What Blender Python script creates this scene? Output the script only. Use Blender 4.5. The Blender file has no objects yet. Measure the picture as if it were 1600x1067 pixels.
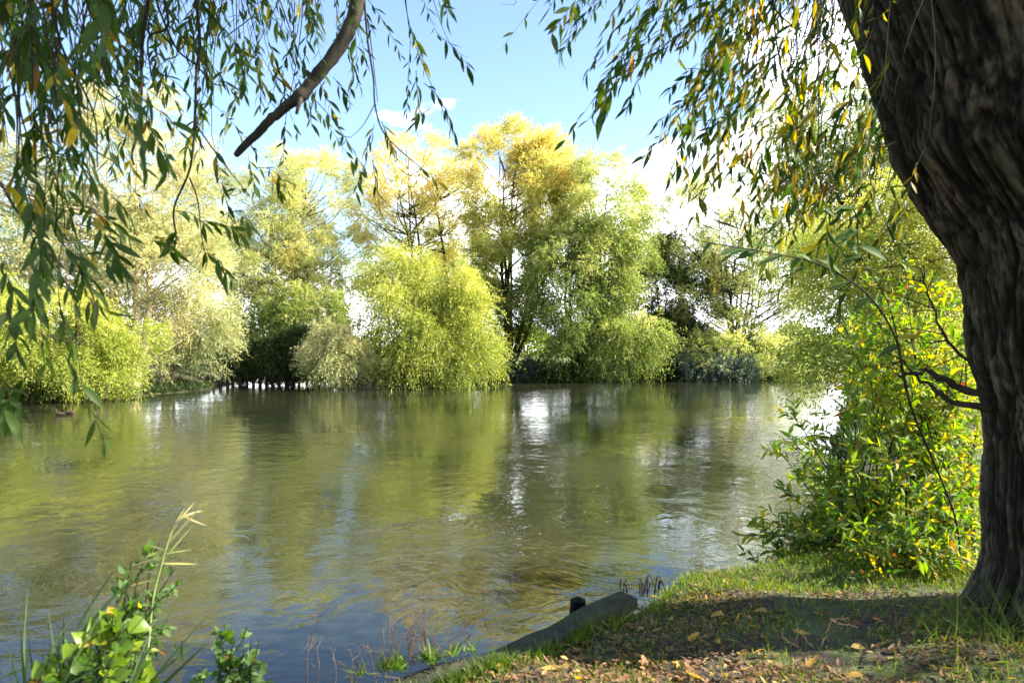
import bpy, math, random
import numpy as np
from mathutils import Vector, noise as mnoise
rng = np.random.default_rng(11); random.seed(11)
S = bpy.context.scene; COL = S.collection
F = 1067.0; CH = 2.2; HY = 548.0
def P(px, py, d): return np.array([(px-800)/F*d, d, CH+(HY-py)/F*d])
def G(px, py, z=0.45):
    d = (CH-z)*F/(py-HY); return np.array([(px-800)/F*d, d, z])
SUN_AZ = math.radians(93)   # from +Y towards +X
SUN_EL = math.radians(37)
SD = np.array([math.sin(SUN_AZ)*math.cos(SUN_EL), math.cos(SUN_AZ)*math.cos(SUN_EL), math.sin(SUN_EL)])

# ------------------------------------------------------------------ objects
def tag(o, label=None, cat=None, group=None, kind=None):
    if label: o['label'] = label
    if cat: o['category'] = cat
    if group: o['group'] = group
    if kind: o['kind'] = kind
    return o
def link(name, me, parent=None):
    o = bpy.data.objects.new(name, me); COL.objects.link(o)
    if parent is not None:
        o.parent = parent
        o.location = Vector((0,0,0)) - parent.location
    return o
def thing(name, loc, label, cat, group=None):
    o = bpy.data.objects.new(name, None); COL.objects.link(o)
    o.location = Vector([float(v) for v in loc]); o.empty_display_size = .2
    return tag(o, label, cat, group)
def mesh(name, V, FQ, mat, smooth=False, attrs=None, FT=None):
    """V (n,3); FQ (m,4) quads; FT (k,3) tris; world coordinates"""
    me = bpy.data.meshes.new(name)
    V = np.asarray(V, np.float32); FQ = np.asarray(FQ, np.int32).reshape(-1,4)
    nq = len(FQ); FT = np.zeros((0,3), np.int32) if FT is None else np.asarray(FT, np.int32).reshape(-1,3)
    nt = len(FT)
    me.vertices.add(len(V)); me.vertices.foreach_set('co', V.ravel())
    me.loops.add(nq*4+nt*3); me.loops.foreach_set('vertex_index', np.concatenate([FQ.ravel(), FT.ravel()]))
    me.polygons.add(nq+nt)
    st = np.concatenate([np.arange(nq)*4, nq*4+np.arange(nt)*3]).astype(np.int32)
    me.polygons.foreach_set('loop_start', st)
    me.polygons.foreach_set('use_smooth', np.full(nq+nt, smooth, bool))
    if attrs:
        for k, a in attrs.items():
            at = me.attributes.new(k, 'FLOAT', 'POINT'); at.data.foreach_set('value', np.asarray(a, np.float32))
    me.update(calc_edges=True); me.validate()
    me.materials.append(mat)
    return me
def rebase(me, loc):
    me.transform(__import__('mathutils').Matrix.Translation(Vector([-float(v) for v in loc]))); return me
def part(name, me, root):
    return link(name, me, root)
def single(name, me, loc, label, cat, group=None):
    rebase(me, loc); o = link(name, me); o.location = Vector([float(v) for v in loc]); return tag(o, label, cat, group)

# ------------------------------------------------------------------ node helpers
def newmat(name):
    m = bpy.data.materials.new(name); m.use_nodes = True
    nt = m.node_tree; nt.nodes.clear(); out = nt.nodes.new('ShaderNodeOutputMaterial')
    return m, nt, out
def N(nt, t, **kw):
    n = nt.nodes.new(t)
    for k, v in kw.items():
        if k.startswith('i_'): n.inputs[k[2:].replace('_', ' ')].default_value = v
        else: setattr(n, k, v)
    return n
def ramp(nt, fac, stops, interp='LINEAR'):
    r = nt.nodes.new('ShaderNodeValToRGB'); cr = r.color_ramp; cr.interpolation = interp
    while len(cr.elements) < len(stops): cr.elements.new(.5)
    for e, (p, c) in zip(cr.elements, stops):
        e.position = p; e.color = (c[0], c[1], c[2], 1) if not isinstance(c, (int, float)) else (c, c, c, 1)
    nt.links.new(fac, r.inputs[0]); return r
def leafmat(name, stops, trans=.4, rough=.45, spec=.4, back=None, veins=False):
    m, nt, out = newmat(name); L = nt.links.new
    a = N(nt, 'ShaderNodeAttribute', attribute_name='tint')
    r = ramp(nt, a.outputs['Fac'], stops)
    col = r.outputs[0]
    if back:
        g = N(nt, 'ShaderNodeNewGeometry'); mx = N(nt, 'ShaderNodeMix', data_type='RGBA'); L(g.outputs['Backfacing'], mx.inputs[0])
        h = N(nt, 'ShaderNodeMix', data_type='RGBA'); h.inputs[0].default_value = .5
        L(col, h.inputs[6]); h.inputs[7].default_value = (*back, 1)
        L(col, mx.inputs[6]); L(h.outputs[2], mx.inputs[7]); col = mx.outputs[2]
    p = N(nt, 'ShaderNodeBsdfPrincipled'); p.inputs['Roughness'].default_value = rough
    p.inputs['Specular IOR Level'].default_value = spec
    L(col, p.inputs['Base Color'])
    t = N(nt, 'ShaderNodeBsdfTranslucent')
    hs = N(nt, 'ShaderNodeHueSaturation'); hs.inputs['Saturation'].default_value = 1.15; hs.inputs['Value'].default_value = 1.7
    L(r.outputs[0], hs.inputs['Color']); L(hs.outputs[0], t.inputs['Color'])
    mx = N(nt, 'ShaderNodeMixShader'); mx.inputs[0].default_value = trans
    L(p.outputs[0], mx.inputs[1]); L(t.outputs[0], mx.inputs[2]); L(mx.outputs[0], out.inputs[0])
    return m
def barkmat(name, c1, c2, scale=6, bump=.6, dist=.02, moss=None):
    m, nt, out = newmat(name); L = nt.links.new
    tc = N(nt, 'ShaderNodeTexCoord'); mp = N(nt, 'ShaderNodeMapping'); mp.inputs['Scale'].default_value = (1, 1, .22)
    L(tc.outputs['Object'], mp.inputs[0])
    n = N(nt, 'ShaderNodeTexNoise', i_Scale=scale, i_Detail=8.0, i_Roughness=.65); L(mp.outputs[0], n.inputs['Vector'])
    r = ramp(nt, n.outputs[0], [(.3, c1), (.7, c2)])
    p = N(nt, 'ShaderNodeBsdfPrincipled', i_Roughness=.9); p.inputs['Specular IOR Level'].default_value = .2
    col = r.outputs[0]
    if moss:
        n2 = N(nt, 'ShaderNodeTexNoise', i_Scale=2.2, i_Detail=6.0); L(tc.outputs['Object'], n2.inputs['Vector'])
        r2 = ramp(nt, n2.outputs[0], [(.5, 0.0), (.68, 1.0)])
        mx = N(nt, 'ShaderNodeMix', data_type='RGBA'); L(r2.outputs[0], mx.inputs[0]); L(col, mx.inputs[6]); mx.inputs[7].default_value = (*moss, 1)
        col = mx.outputs[2]
    L(col, p.inputs['Base Color'])
    b = N(nt, 'ShaderNodeBump', i_Strength=bump, i_Distance=dist); L(n.outputs[0], b.inputs['Height']); L(b.outputs[0], p.inputs['Normal'])
    L(p.outputs[0], out.inputs[0]); return m

# ------------------------------------------------------------------ geometry generators
def unit(v): return v/np.maximum(np.linalg.norm(v, axis=-1, keepdims=True), 1e-9)
class Tubes:
    def __init__(s): s.V = []; s.Q = []; s.n = 0
    def add(s, pts, r0, r1=None, sides=6, wob=0.0, radii=None):
        pts = np.asarray(pts, float); n = len(pts)
        if radii is None: radii = np.linspace(r0, r0 if r1 is None else r1, n)
        T = unit(np.gradient(pts, axis=0))
        up = np.array([0, 0, 1.]) if abs(T[0][2]) < .9 else np.array([1., 0, 0])
        A = unit(np.cross(T, up)); B = np.cross(T, A)
        an = np.arange(sides)*2*math.pi/sides
        R = radii[:, None]*(1+wob*rng.normal(size=(n, sides)))
        ring = pts[:, None, :]+R[:, :, None]*(np.cos(an)[None, :, None]*A[:, None, :]+np.sin(an)[None, :, None]*B[:, None, :])
        i = np.arange(n-1)[:, None]*sides; j = np.arange(sides)[None, :]; k = (j+1) % sides
        q = np.stack([i+j, i+k, i+sides+k, i+sides+j], -1).reshape(-1, 4)+s.n
        caps = np.array([[s.n+c for c in ((0, 0, 0, 0))]])
        s.V.append(ring.reshape(-1, 3)); s.Q.append(q); s.n += n*sides
        # end cap
        s.V.append(pts[-1:]+T[-1:]*radii[-1]*.5); tip = s.n; s.n += 1
        base = tip-sides
        s.Q.append(np.array([[base+a, base+(a+1) % sides, base+(a+2) % sides, tip] for a in range(0, sides, 2)]))
        return s
    def mesh(s, name, mat, smooth=True): return mesh(name, np.concatenate(s.V), np.concatenate(s.Q), mat, smooth)
def curve(pts, n=16):
    """Catmull-Rom through points"""
    p = [np.asarray(q, float) for q in pts]; p = [2*p[0]-p[1]]+p+[2*p[-1]-p[-2]]; out = []
    segs = len(p)-3
    for i in range(segs):
        m = max(2, int(round(n/segs)))
        for t in np.linspace(0, 1, m, endpoint=(i == segs-1)):
            a, b, c, d = p[i:i+4]
            out.append(.5*((2*b)+(-a+c)*t+(2*a-5*b+4*c-d)*t*t+(-a+3*b-3*c+d)*t**3))
    return np.array(out)
def leaves_diamond(pos, dr, ln, wd, tint):
    n = len(pos); dr = unit(dr)
    side = unit(np.cross(dr, unit(rng.normal(size=(n, 3)))))
    up = np.cross(side, dr)
    ln = ln[:, None]; wd = wd[:, None]
    a = pos; c = pos+dr*ln - up*ln*.08; m = pos+dr*ln*.45+up*ln*.05
    V = np.stack([a, m+side*wd*.5, c, m-side*wd*.5], 1).reshape(-1, 3)
    Q = np.arange(n*4).reshape(n, 4)
    return V, Q, np.repeat(tint, 4)
PROF = {'willow': [0, .55, .95, 1, .8, .42, 0], 'ovate': [0, .75, 1, .95, .72, .38, 0], 'heart': [.35, 1, 1, .86, .62, .3, 0],
        'grass': [.5, .9, 1, .9, .7, .4, 0], 'lobed': [.25, 1, .6, .95, .4, .5, 0]}
def leaves_real(pos, dr, nrm, ln, wd, curl, tint, prof='willow', fold=.35):
    n = len(pos); k = 7; w = np.array(PROF[prof]); t = np.linspace(0, 1, k)
    dr = unit(dr); side = unit(np.cross(dr, nrm)); up = np.cross(side, dr)
    ln = ln[:, None, None]; wd = wd[:, None, None]; curl = curl[:, None, None]
    mid = pos[:, None]+dr[:, None]*t[None, :, None]*ln - up[:, None]*(t**2)[None, :, None]*ln*curl
    off = side[:, None]*w[None, :, None]*wd*.5; lift = up[:, None]*(w*fold)[None, :, None]*wd*.5
    V = np.stack([mid+off+lift, mid, mid-off+lift], 2)  # n,k,3,3
    V = V.reshape(-1, 3)
    b = (np.arange(n)*k*3)[:, None, None]+(np.arange(k-1)*3)[None, :, None]
    q0 = np.array([0, 1, 4, 3]); q1 = np.array([1, 2, 5, 4])
    Q = np.concatenate([b+q0, b+q1], 1).reshape(-1, 4)
    return V, Q, np.repeat(tint, k*3)
class Leaves:
    def __init__(s): s.V = []; s.Q = []; s.T = []; s.n = 0
    def add(s, r):
        V, Q, T = r; s.V.append(V); s.Q.append(Q+s.n); s.T.append(T); s.n += len(V)
    def mesh(s, name, mat, smooth=False):
        return mesh(name, np.concatenate(s.V), np.concatenate(s.Q), mat, smooth, {'tint': np.clip(np.concatenate(s.T), 0, 1)})
def cloudnoise(p, sc, seed=0.0):
    return np.array([mnoise.noise(Vector((float(a[0])*sc+seed, float(a[1])*sc, float(a[2])*sc))) for a in p])

# ------------------------------------------------------------------ materials
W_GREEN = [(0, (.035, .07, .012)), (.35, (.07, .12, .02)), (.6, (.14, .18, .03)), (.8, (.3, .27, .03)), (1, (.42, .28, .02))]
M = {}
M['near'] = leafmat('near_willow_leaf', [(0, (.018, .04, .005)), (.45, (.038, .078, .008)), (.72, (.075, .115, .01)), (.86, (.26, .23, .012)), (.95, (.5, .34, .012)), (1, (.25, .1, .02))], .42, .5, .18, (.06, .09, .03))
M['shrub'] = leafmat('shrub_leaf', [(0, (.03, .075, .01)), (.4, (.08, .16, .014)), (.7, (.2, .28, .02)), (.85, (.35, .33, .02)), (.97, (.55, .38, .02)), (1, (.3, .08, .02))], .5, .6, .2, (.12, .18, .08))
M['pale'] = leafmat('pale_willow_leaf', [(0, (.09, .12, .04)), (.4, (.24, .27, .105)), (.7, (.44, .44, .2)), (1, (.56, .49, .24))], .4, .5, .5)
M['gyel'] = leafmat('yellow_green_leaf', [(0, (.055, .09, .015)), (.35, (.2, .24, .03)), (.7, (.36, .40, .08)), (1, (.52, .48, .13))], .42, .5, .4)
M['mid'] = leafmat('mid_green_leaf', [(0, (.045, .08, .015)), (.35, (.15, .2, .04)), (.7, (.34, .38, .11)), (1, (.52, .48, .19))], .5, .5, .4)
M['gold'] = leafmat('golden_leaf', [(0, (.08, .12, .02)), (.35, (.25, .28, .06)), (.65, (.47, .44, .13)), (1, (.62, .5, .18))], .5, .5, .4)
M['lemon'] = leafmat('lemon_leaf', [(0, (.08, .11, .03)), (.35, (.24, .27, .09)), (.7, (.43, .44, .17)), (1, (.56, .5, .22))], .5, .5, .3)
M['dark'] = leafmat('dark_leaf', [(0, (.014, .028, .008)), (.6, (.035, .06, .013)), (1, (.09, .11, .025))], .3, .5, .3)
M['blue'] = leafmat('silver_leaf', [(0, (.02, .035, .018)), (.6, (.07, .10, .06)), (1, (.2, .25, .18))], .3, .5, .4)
M['bark'] = barkmat('far_bark', (.05, .04, .025), (.17, .14, .09), 7)
M['darkbark'] = barkmat('dark_bark', (.012, .009, .006), (.045, .035, .022), 9)
M['lightbark'] = barkmat('pale_bark', (.2, .16, .09), (.45, .37, .24), 5)
M['twig'] = barkmat('twig_bark', (.01, .008, .005), (.035, .027, .016), 30, .3, .003)
M['drytwig'] = barkmat('dry_twig', (.25, .14, .07), (.5, .32, .17), 30, .3, .003)
M['redstem'] = barkmat('red_dead_stem', (.05, .012, .006), (.2, .05, .022), 30, .3, .003)
M['timber'] = barkmat('mossy_timber', (.018, .02, .013), (.06, .06, .042), 11, 1.0, .03, moss=(.04, .065, .012))
M['post'] = barkmat('dark_post', (.005, .0045, .004), (.016, .013, .01), 12)  # near-black so posts read as silhouettes, shade put into the colour

def trunkmat():
    m, nt, out = newmat('willow_bark'); L = nt.links.new
    tc = N(nt, 'ShaderNodeUVMap'); mp = N(nt, 'ShaderNodeMapping'); mp.inputs['Scale'].default_value = (1, .2, 1); L(tc.outputs[0], mp.inputs[0])
    at = N(nt, 'ShaderNodeAttribute', attribute_name='tint')
    n2 = N(nt, 'ShaderNodeTexNoise', i_Scale=55.0, i_Detail=8.0, i_Roughness=.7); L(mp.outputs[0], n2.inputs['Vector'])
    mm = N(nt, 'ShaderNodeMath', operation='MULTIPLY_ADD'); L(n2.outputs[0], mm.inputs[0]); mm.inputs[1].default_value = .8; L(at.outputs['Fac'], mm.inputs[2])
    mg = N(nt, 'ShaderNodeMapRange'); L(mm.outputs[0], mg.inputs[0]); mg.inputs[1].default_value = .55; mg.inputs[2].default_value = 1.4
    c = ramp(nt, mg.outputs[0], [(.1, (.003, .002, .0012)), (.45, (.014, .01, .006)), (.7, (.05, .037, .023)), (1, (.16, .125, .08))])
    n3 = N(nt, 'ShaderNodeTexNoise', i_Scale=1.8, i_Detail=5.0); L(tc.outputs[0], n3.inputs['Vector'])
    r3 = ramp(nt, n3.outputs[0], [(.45, 0.0), (.7, .6)])
    mx = N(nt, 'ShaderNodeMix', data_type='RGBA'); L(r3.outputs[0], mx.inputs[0]); L(c.outputs[0], mx.inputs[6]); mx.inputs[7].default_value = (.016, .018, .005, 1)
    p = N(nt, 'ShaderNodeBsdfPrincipled', i_Roughness=.85); p.inputs['Specular IOR Level'].default_value = .25; L(mx.outputs[2], p.inputs['Base Color'])
    b = N(nt, 'ShaderNodeBump', i_Strength=1.0, i_Distance=.03); L(mm.outputs[0], b.inputs['Height']); L(b.outputs[0], p.inputs['Normal'])
    L(p.outputs[0], out.inputs[0]); return m
M['trunk'] = trunkmat()

def groundmat():
    m, nt, out = newmat('ground_soil'); L = nt.links.new
    tc = N(nt, 'ShaderNodeTexCoord'); g = tc.outputs['Object']
    n1 = N(nt, 'ShaderNodeTexNoise', i_Scale=2.2, i_Detail=8.0, i_Roughness=.65); L(g, n1.inputs['Vector'])
    n2 = N(nt, 'ShaderNodeTexNoise', i_Scale=35.0, i_Detail=6.0); L(g, n2.inputs['Vector'])
    soil = ramp(nt, n2.outputs[0], [(.3, (.02, .014, .009)), (.7, (.075, .052, .035))])
    grs = ramp(nt, n2.outputs[0], [(.3, (.03, .045, .01)), (.7, (.09, .11, .025))])
    mx = N(nt, 'ShaderNodeMix', data_type='RGBA'); r = ramp(nt, n1.outputs[0], [(.46, 0.0), (.56, 1.0)]); L(r.outputs[0], mx.inputs[0]); L(soil.outputs[0], mx.inputs[6]); L(grs.outputs[0], mx.inputs[7])
    # the fields beyond the river are pale autumn grass
    sx = N(nt, 'ShaderNodeSeparateXYZ'); L(g, sx.inputs[0]); mr = N(nt, 'ShaderNodeMapRange'); L(sx.outputs[1], mr.inputs[0]); mr.inputs[1].default_value = 50; mr.inputs[2].default_value = 62
    f = ramp(nt, n1.outputs[0], [(.3, (.12, .15, .03)), (.7, (.26, .25, .07))])
    m2 = N(nt, 'ShaderNodeMix', data_type='RGBA'); L(mr.outputs[0], m2.inputs[0]); L(mx.outputs[2], m2.inputs[6]); L(f.outputs[0], m2.inputs[7])
    p = N(nt, 'ShaderNodeBsdfPrincipled', i_Roughness=.95); L(m2.outputs[2], p.inputs['Base Color'])
    b = N(nt, 'ShaderNodeBump', i_Strength=.7, i_Distance=.03); L(n2.outputs[0], b.inputs['Height']); L(b.outputs[0], p.inputs['Normal'])
    L(p.outputs[0], out.inputs[0]); return m
def watermat():
    m, nt, out = newmat('river_water'); L = nt.links.new
    tc = N(nt, 'ShaderNodeTexCoord'); g = tc.outputs['Object']
    # slow eddies distort the ripple field
    n0 = N(nt, 'ShaderNodeTexNoise', i_Scale=.35, i_Detail=2.0); L(g, n0.inputs['Vector'])
    ad = N(nt, 'ShaderNodeVectorMath', operation='MULTIPLY_ADD'); L(n0.outputs['Color'], ad.inputs[0]); ad.inputs[1].default_value = (2.2, 2.2, 0); L(g, ad.inputs[2])
    w1 = N(nt, 'ShaderNodeTexNoise', i_Scale=.9, i_Detail=2.0, i_Roughness=.5); L(ad.outputs[0], w1.inputs['Vector'])
    w2 = N(nt, 'ShaderNodeTexNoise', i_Scale=3.0, i_Detail=2.5, i_Roughness=.5, i_Distortion=.5); L(ad.outputs[0], w2.inputs['Vector'])
    w3 = N(nt, 'ShaderNodeTexNoise', i_Scale=10.0, i_Detail=1.0, i_Distortion=1.0); L(ad.outputs[0], w3.inputs['Vector'])
    nb = N(nt, 'ShaderNodeTexNoise', i_Scale=.22, i_Detail=3.0); L(g, nb.inputs['Vector'])
    rb = ramp(nt, nb.outputs[0], [(.4, .3), (.6, 1.0)])
    b1 = N(nt, 'ShaderNodeBump', i_Strength=1.0, i_Distance=.013); L(w1.outputs[0], b1.inputs['Height'])
    b2 = N(nt, 'ShaderNodeBump', i_Distance=.014); L(w2.outputs[0], b2.inputs['Height']); L(rb.outputs[0], b2.inputs['Strength']); L(b1.outputs[0], b2.inputs['Normal'])
    b3 = N(nt, 'ShaderNodeBump', i_Distance=.0028); L(w3.outputs[0], b3.inputs['Height']); L(rb.outputs[0], b3.inputs['Strength']); L(b2.outputs[0], b3.inputs['Normal'])
    silt = ramp(nt, nb.outputs[0], [(.35, (.014, .018, .009)), (.65, (.028, .029, .014))])
    p = N(nt, 'ShaderNodeBsdfPrincipled', i_Roughness=.015, i_IOR=1.5); L(silt.outputs[0], p.inputs['Base Color'])
    L(b3.outputs[0], p.inputs['Normal']); L(p.outputs[0], out.inputs[0]); return m

# ------------------------------------------------------------------ terrain
RIV = np.array([(-300, 14), (-80, 9), (-20, 5), (-6, 3.4), (-3, 2.9), (-1.4, 3.0), (-.82, 3.6), (-.06, 4.12), (.62, 4.72), (.92, 5.08), (1.25, 5.55), (2.2, 5.95), (3.2, 6.3),
  (4.2, 8), (5.3, 11), (7.3, 15), (11, 22), (17, 34), (24, 46), (40, 60), (90, 75), (90, 85), (38, 68), (24, 51), (12, 50.5), (4, 49.5), (-1, 46.5), (-3.5, 42.5), (-8, 38.6),
  (-10.6, 39.5), (-12, 44), (-11, 54), (-12, 75), (-30, 95), (-34, 92), (-22, 60), (-18.4, 47), (-17.8, 41), (-17.2, 37), (-18.3, 33), (-21, 28.8), (-26, 26.5), (-45, 24), (-80, 24), (-300, 34)], float)
def riverdist(X, Y):
    x = X.ravel(); y = Y.ravel(); best = np.full(len(x), 1e9); ins = np.zeros(len(x), bool)
    n = len(RIV)
    for i in range(n):
        a = RIV[i]; b = RIV[(i+1) % n]; d = b-a
        t = np.clip(((x-a[0])*d[0]+(y-a[1])*d[1])/(d@d), 0, 1)
        best = np.minimum(best, np.hypot(x-a[0]-t*d[0], y-a[1]-t*d[1]))
        c = ((a[1] > y) != (b[1] > y)); xi = a[0]+(y-a[1])/(d[1] if d[1] else 1e-9)*d[0]
        ins ^= c & (x < xi)
    return np.where(ins, -best, best).reshape(X.shape)
def sm(x): x = np.clip(x, 0, 1); return x*x*(3-2*x)
def gheight(X, Y):
    s = riverdist(X, Y); w = .22+sm((Y-9)/15)*1.6
    h = -1.2+1.2*sm((s+.5)/.5)+.42*sm(s/w)+.12*sm((s-.3)/2)
    h = h+sm((Y-12)/20)*.5*sm((s-.5)/4)
    h = h+(.018*np.sin(X*5.1+1.3*np.sin(Y*3.7))+.014*np.sin(Y*7.3+X*2.1))*sm(s*3)
    return h
k = math.asinh(1600/3.); u = np.linspace(-1, 1, 520)
xs = 3*np.sinh(k*u)+.8; ys = 3*np.sinh(k*u)+4.6
X, Y = np.meshgrid(xs, ys); Z = gheight(X, Y)
n = len(xs); idx = np.arange(n*n).reshape(n, n)
Q = np.stack([idx[:-1, :-1], idx[:-1, 1:], idx[1:, 1:], idx[1:, :-1]], -1).reshape(-1, 4)
o = link('ground', mesh('ground', np.stack([X, Y, Z], -1).reshape(-1, 3), Q, groundmat(), True)); tag(o, kind='structure')
def gz(x, y): return float(gheight(np.array([[x]], float), np.array([[y]], float))[0, 0])
wx = np.array([-400, 400.]); wy = np.array([2., 130.])
o = link('water', mesh('water', [(-400, 1, 0), (400, 1, 0), (400, 130, 0), (-400, 130, 0)], [(0, 1, 2, 3)], watermat())); tag(o, kind='structure')

# ------------------------------------------------------------------ far trees
def far_tree(name, label, cat, base, crown, nclump, nleaf, mat, bark, stems=3, r0=.16, group=None, lf=.17, droop=.5, tint=(.15, .5), topyel=.3,
             clumpr=.9, spray=1.0, gaps=.0, shell=.55, lean=(0, 0), trunkpts=None, leafw=.27, blob=.55, dense_low=0, upright=.25, leafpart='crown'):
    """base: (x,y); crown: list of ellipsoids ((cx,cy,cz),(rx,ry,rz))"""
    bx, by = base; bz = max(gz(bx, by), -.05)
    nleaf = int(nleaf*1.9); lf *= 1.15; leafw *= 1.1; nclump = int(nclump*1.5); blob *= 1.2
    root = thing(name, (bx, by, bz), label, cat, group)
    vol = np.array([e[1][0]*e[1][2] for e in crown]); w = vol/vol.sum()
    cl = []; out = []
    which = rng.choice(len(crown), nclump, p=w)
    for wi in which:
        c, r = crown[wi]; v = unit(rng.normal(size=3)); rad = rng.uniform(shell**3, 1)**(1/3.)
        f = min(1.1, 1+.6*mnoise.noise(Vector([float(q)*2.3+c[0] for q in v])))
        cl.append(np.array(c)+v*np.array(r)*rad*f); out.append(v)
    cl = np.array(cl); out = np.array(out)
    low = cl[:, 2] < .35; cl[low, 2] = rng.uniform(.3, 1.0, low.sum()) if name != 'overgrown_hedge' else rng.uniform(.9, 1.4, low.sum())
    tb = Tubes(); base3 = np.array([bx, by, bz-.1]); cc = np.average([e[0] for e in crown], axis=0, weights=w); topz = max(e[0][2]+e[1][2] for e in crown)
    hubs = []
    for i in range(stems):
        a = 2*math.pi*i/stems+rng.uniform(-.5, .5); sp = .12*topz*rng.uniform(.5, 1.4) if stems > 1 else 0
        e = cc+np.array([math.cos(a)*sp*1.2, math.sin(a)*sp*.6, (topz-cc[2])*rng.uniform(.2, .75)])
        if stems > 1 and len(crown) > 1: e[:2] = .5*e[:2]+.5*np.array(crown[i % len(crown)][0][:2])
        m = base3*.55+e*.45+np.array([math.cos(a)*sp*.35+lean[0], lean[1], rng.uniform(-.3, .6)])
        pts = curve([base3+rng.normal(size=3)*[.12, .12, 0]*(stems > 1), m, e], 14)
        rr = r0*rng.uniform(.65, 1.1)*(np.linspace(1, .16, len(pts)))
        rr[:2] *= 1.25
        tb.add(pts+rng.normal(size=pts.shape)*.03, 0, radii=rr, sides=7); hubs.append(pts)
    part('trunk', tb.mesh('trunk', bark), root)
    lb = Tubes()
    for ci, c in enumerate(cl):
        best = None
        h = hubs[ci % len(hubs)] if rng.random() < .4 else min(hubs, key=lambda hh: np.min(np.linalg.norm(hh-c, axis=1)))
        cand = h[(h[:, 2] < c[2]+.3)]; cand = cand if len(cand) > 2 else h[:3]
        j = int(np.argmin(np.linalg.norm(cand-c, axis=1)+.9*np.abs(cand[:, 2]-(c[2]-.75*np.linalg.norm((cand-c)[:, :2], axis=1)-.4)))); s = cand[j]
        mid = .5*(s+c)+np.array([0, 0, -.06*np.linalg.norm(c-s)])+rng.normal(size=3)*.07*np.linalg.norm(c-s)
        d = np.linalg.norm(c-s)
        lb.add(curve([s, mid, c], 7), r0*.1+.012*d*.6, .012, sides=4)
    part('branch', lb.mesh('branch', bark), root)
    # sprays
    nl = 16; ns = max(1, nleaf//nl)
    wc = rng.uniform(.5, 1.5, nclump)**2; wc /= wc.sum(); ic = rng.choice(nclump, ns, p=wc)
    v = unit(rng.normal(size=(ns, 3)))
    p0 = cl[ic]+v*(clumpr*blob*rng.random((ns, 1))**.5)
    d = unit(out[ic]*.75+v*.75+np.array([0, 0, upright])+rng.normal(size=(ns, 3))*.25)
    L = spray*rng.uniform(.45, 1.1, ns)
    t = (np.arange(nl)+.5)/nl
    g = droop*rng.uniform(.5, 1.5, ns)
    pos = p0[:, None]+d[:, None]*(L[:, None, None]*t[None, :, None])
    pos[:, :, 2] -= (g*L)[:, None]*(t**2)[None, :]
    tan = d[:, None]*np.ones((1, nl, 1)); tan = tan.copy(); tan[:, :, 2] -= 2*g[:, None]*t[None, :]
    pos = pos.reshape(-1, 3); tan = unit(tan.reshape(-1, 3)); m = len(pos)
    pos = pos+rng.normal(size=(m, 3))*.05
    dr = tan*.8+unit(rng.normal(size=(m, 3)))*.7+np.array([0, 0, -.15])
    cn = rng.normal(size=nclump)*.14
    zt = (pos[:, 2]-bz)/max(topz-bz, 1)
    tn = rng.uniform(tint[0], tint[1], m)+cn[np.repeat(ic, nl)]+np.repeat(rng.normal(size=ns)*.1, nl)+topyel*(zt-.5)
    if gaps > 0:
        # airy crown: whole sprays missing where the noise is low
        q = cloudnoise(p0, .55, seed=bx)
        keep = np.repeat(q > -gaps-.1+rng.normal(size=ns)*.12-.25, nl); pos = pos[keep]; dr = dr[keep]; tn = tn[keep]; m = len(pos)
    k2 = pos[:, 2] > (.06 if name != 'overgrown_hedge' else .24+.18*np.sin(pos[:, 0]*2.3)*np.sin(pos[:, 0]*5.1+1)+rng.normal(size=m)*.07)
    pos = pos[k2]; dr = dr[k2]; tn = tn[k2]; m = len(pos)
    ln = lf*rng.uniform(.6, 1.25, m)
    lv = Leaves(); lv.add(leaves_diamond(pos, dr, ln, ln*leafw, tn))
    part(leafpart, lv.mesh(leafpart, mat), root)
    return root
def E(px, py, d, wpx, hpx, dd=None):
    wpx *= 1.1; hpx *= 1.08
    """ellipsoid by its middle and its size at a distance"""
    c = P(px, py, d); return (tuple(c), (wpx/F*d/2, (dd if dd else wpx/F*d/2*.8), hpx/F*d/2))
def B(px, d): return ((px-800)/F*d, d)

far_tree('willow_tree', 'tall willow coloured sunlit cream with bright bare stems at far left of the opposite bank', 'tree', B(208, 33.6),
   [E(200, 290, 36, 240, 260), E(110, 390, 36, 260, 240), E(265, 430, 35, 170, 200), E(290, 380, 36, 130, 170), E(-30, 330, 37, 220, 300)], 150, 95000, M['pale'], M['lightbark'], stems=4, r0=.26, lf=.15, droop=.35, tint=(.45, .9), gaps=.1, clumpr=1.0, spray=1.2)  # cream leaf colour carries the glare of strong sun on grey-green leaves
far_tree('willow_bush', 'rounded yellow-green bush overhanging the water at far left', 'bush', B(70, 31),
   [E(60, 540, 30, 270, 170), E(150, 590, 31, 130, 70), E(-60, 520, 29, 200, 200)], 100, 60000, M['gyel'], M['bark'], stems=4, r0=.08, lf=.13, droop=.55, tint=(.35, .75), spray=.9, shell=.7)
far_tree('sapling_clump', 'clump of thin bare pale stems with sparse leaves beside the pale willow', 'sapling', B(262, 37),
   [E(270, 500, 37, 150, 130), E(320, 520, 37.5, 90, 110), E(240, 580, 36, 120, 50)], 60, 16000, M['pale'], M['lightbark'], stems=11, r0=.09, lf=.14, droop=.3, tint=(.3, .75), spray=.9, shell=.2)
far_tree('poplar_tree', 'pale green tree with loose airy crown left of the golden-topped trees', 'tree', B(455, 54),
   [E(445, 330, 54, 170, 190), E(500, 300, 55, 140, 120), E(390, 400, 54, 130, 180), E(430, 440, 53, 170, 160), E(510, 430, 53, 160, 160)], 160, 70000, M['lemon'], M['bark'], stems=3, r0=.22, lf=.18, droop=.35, tint=(.4, .85), gaps=.1, spray=1.3, shell=.45, topyel=.4)
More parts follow.
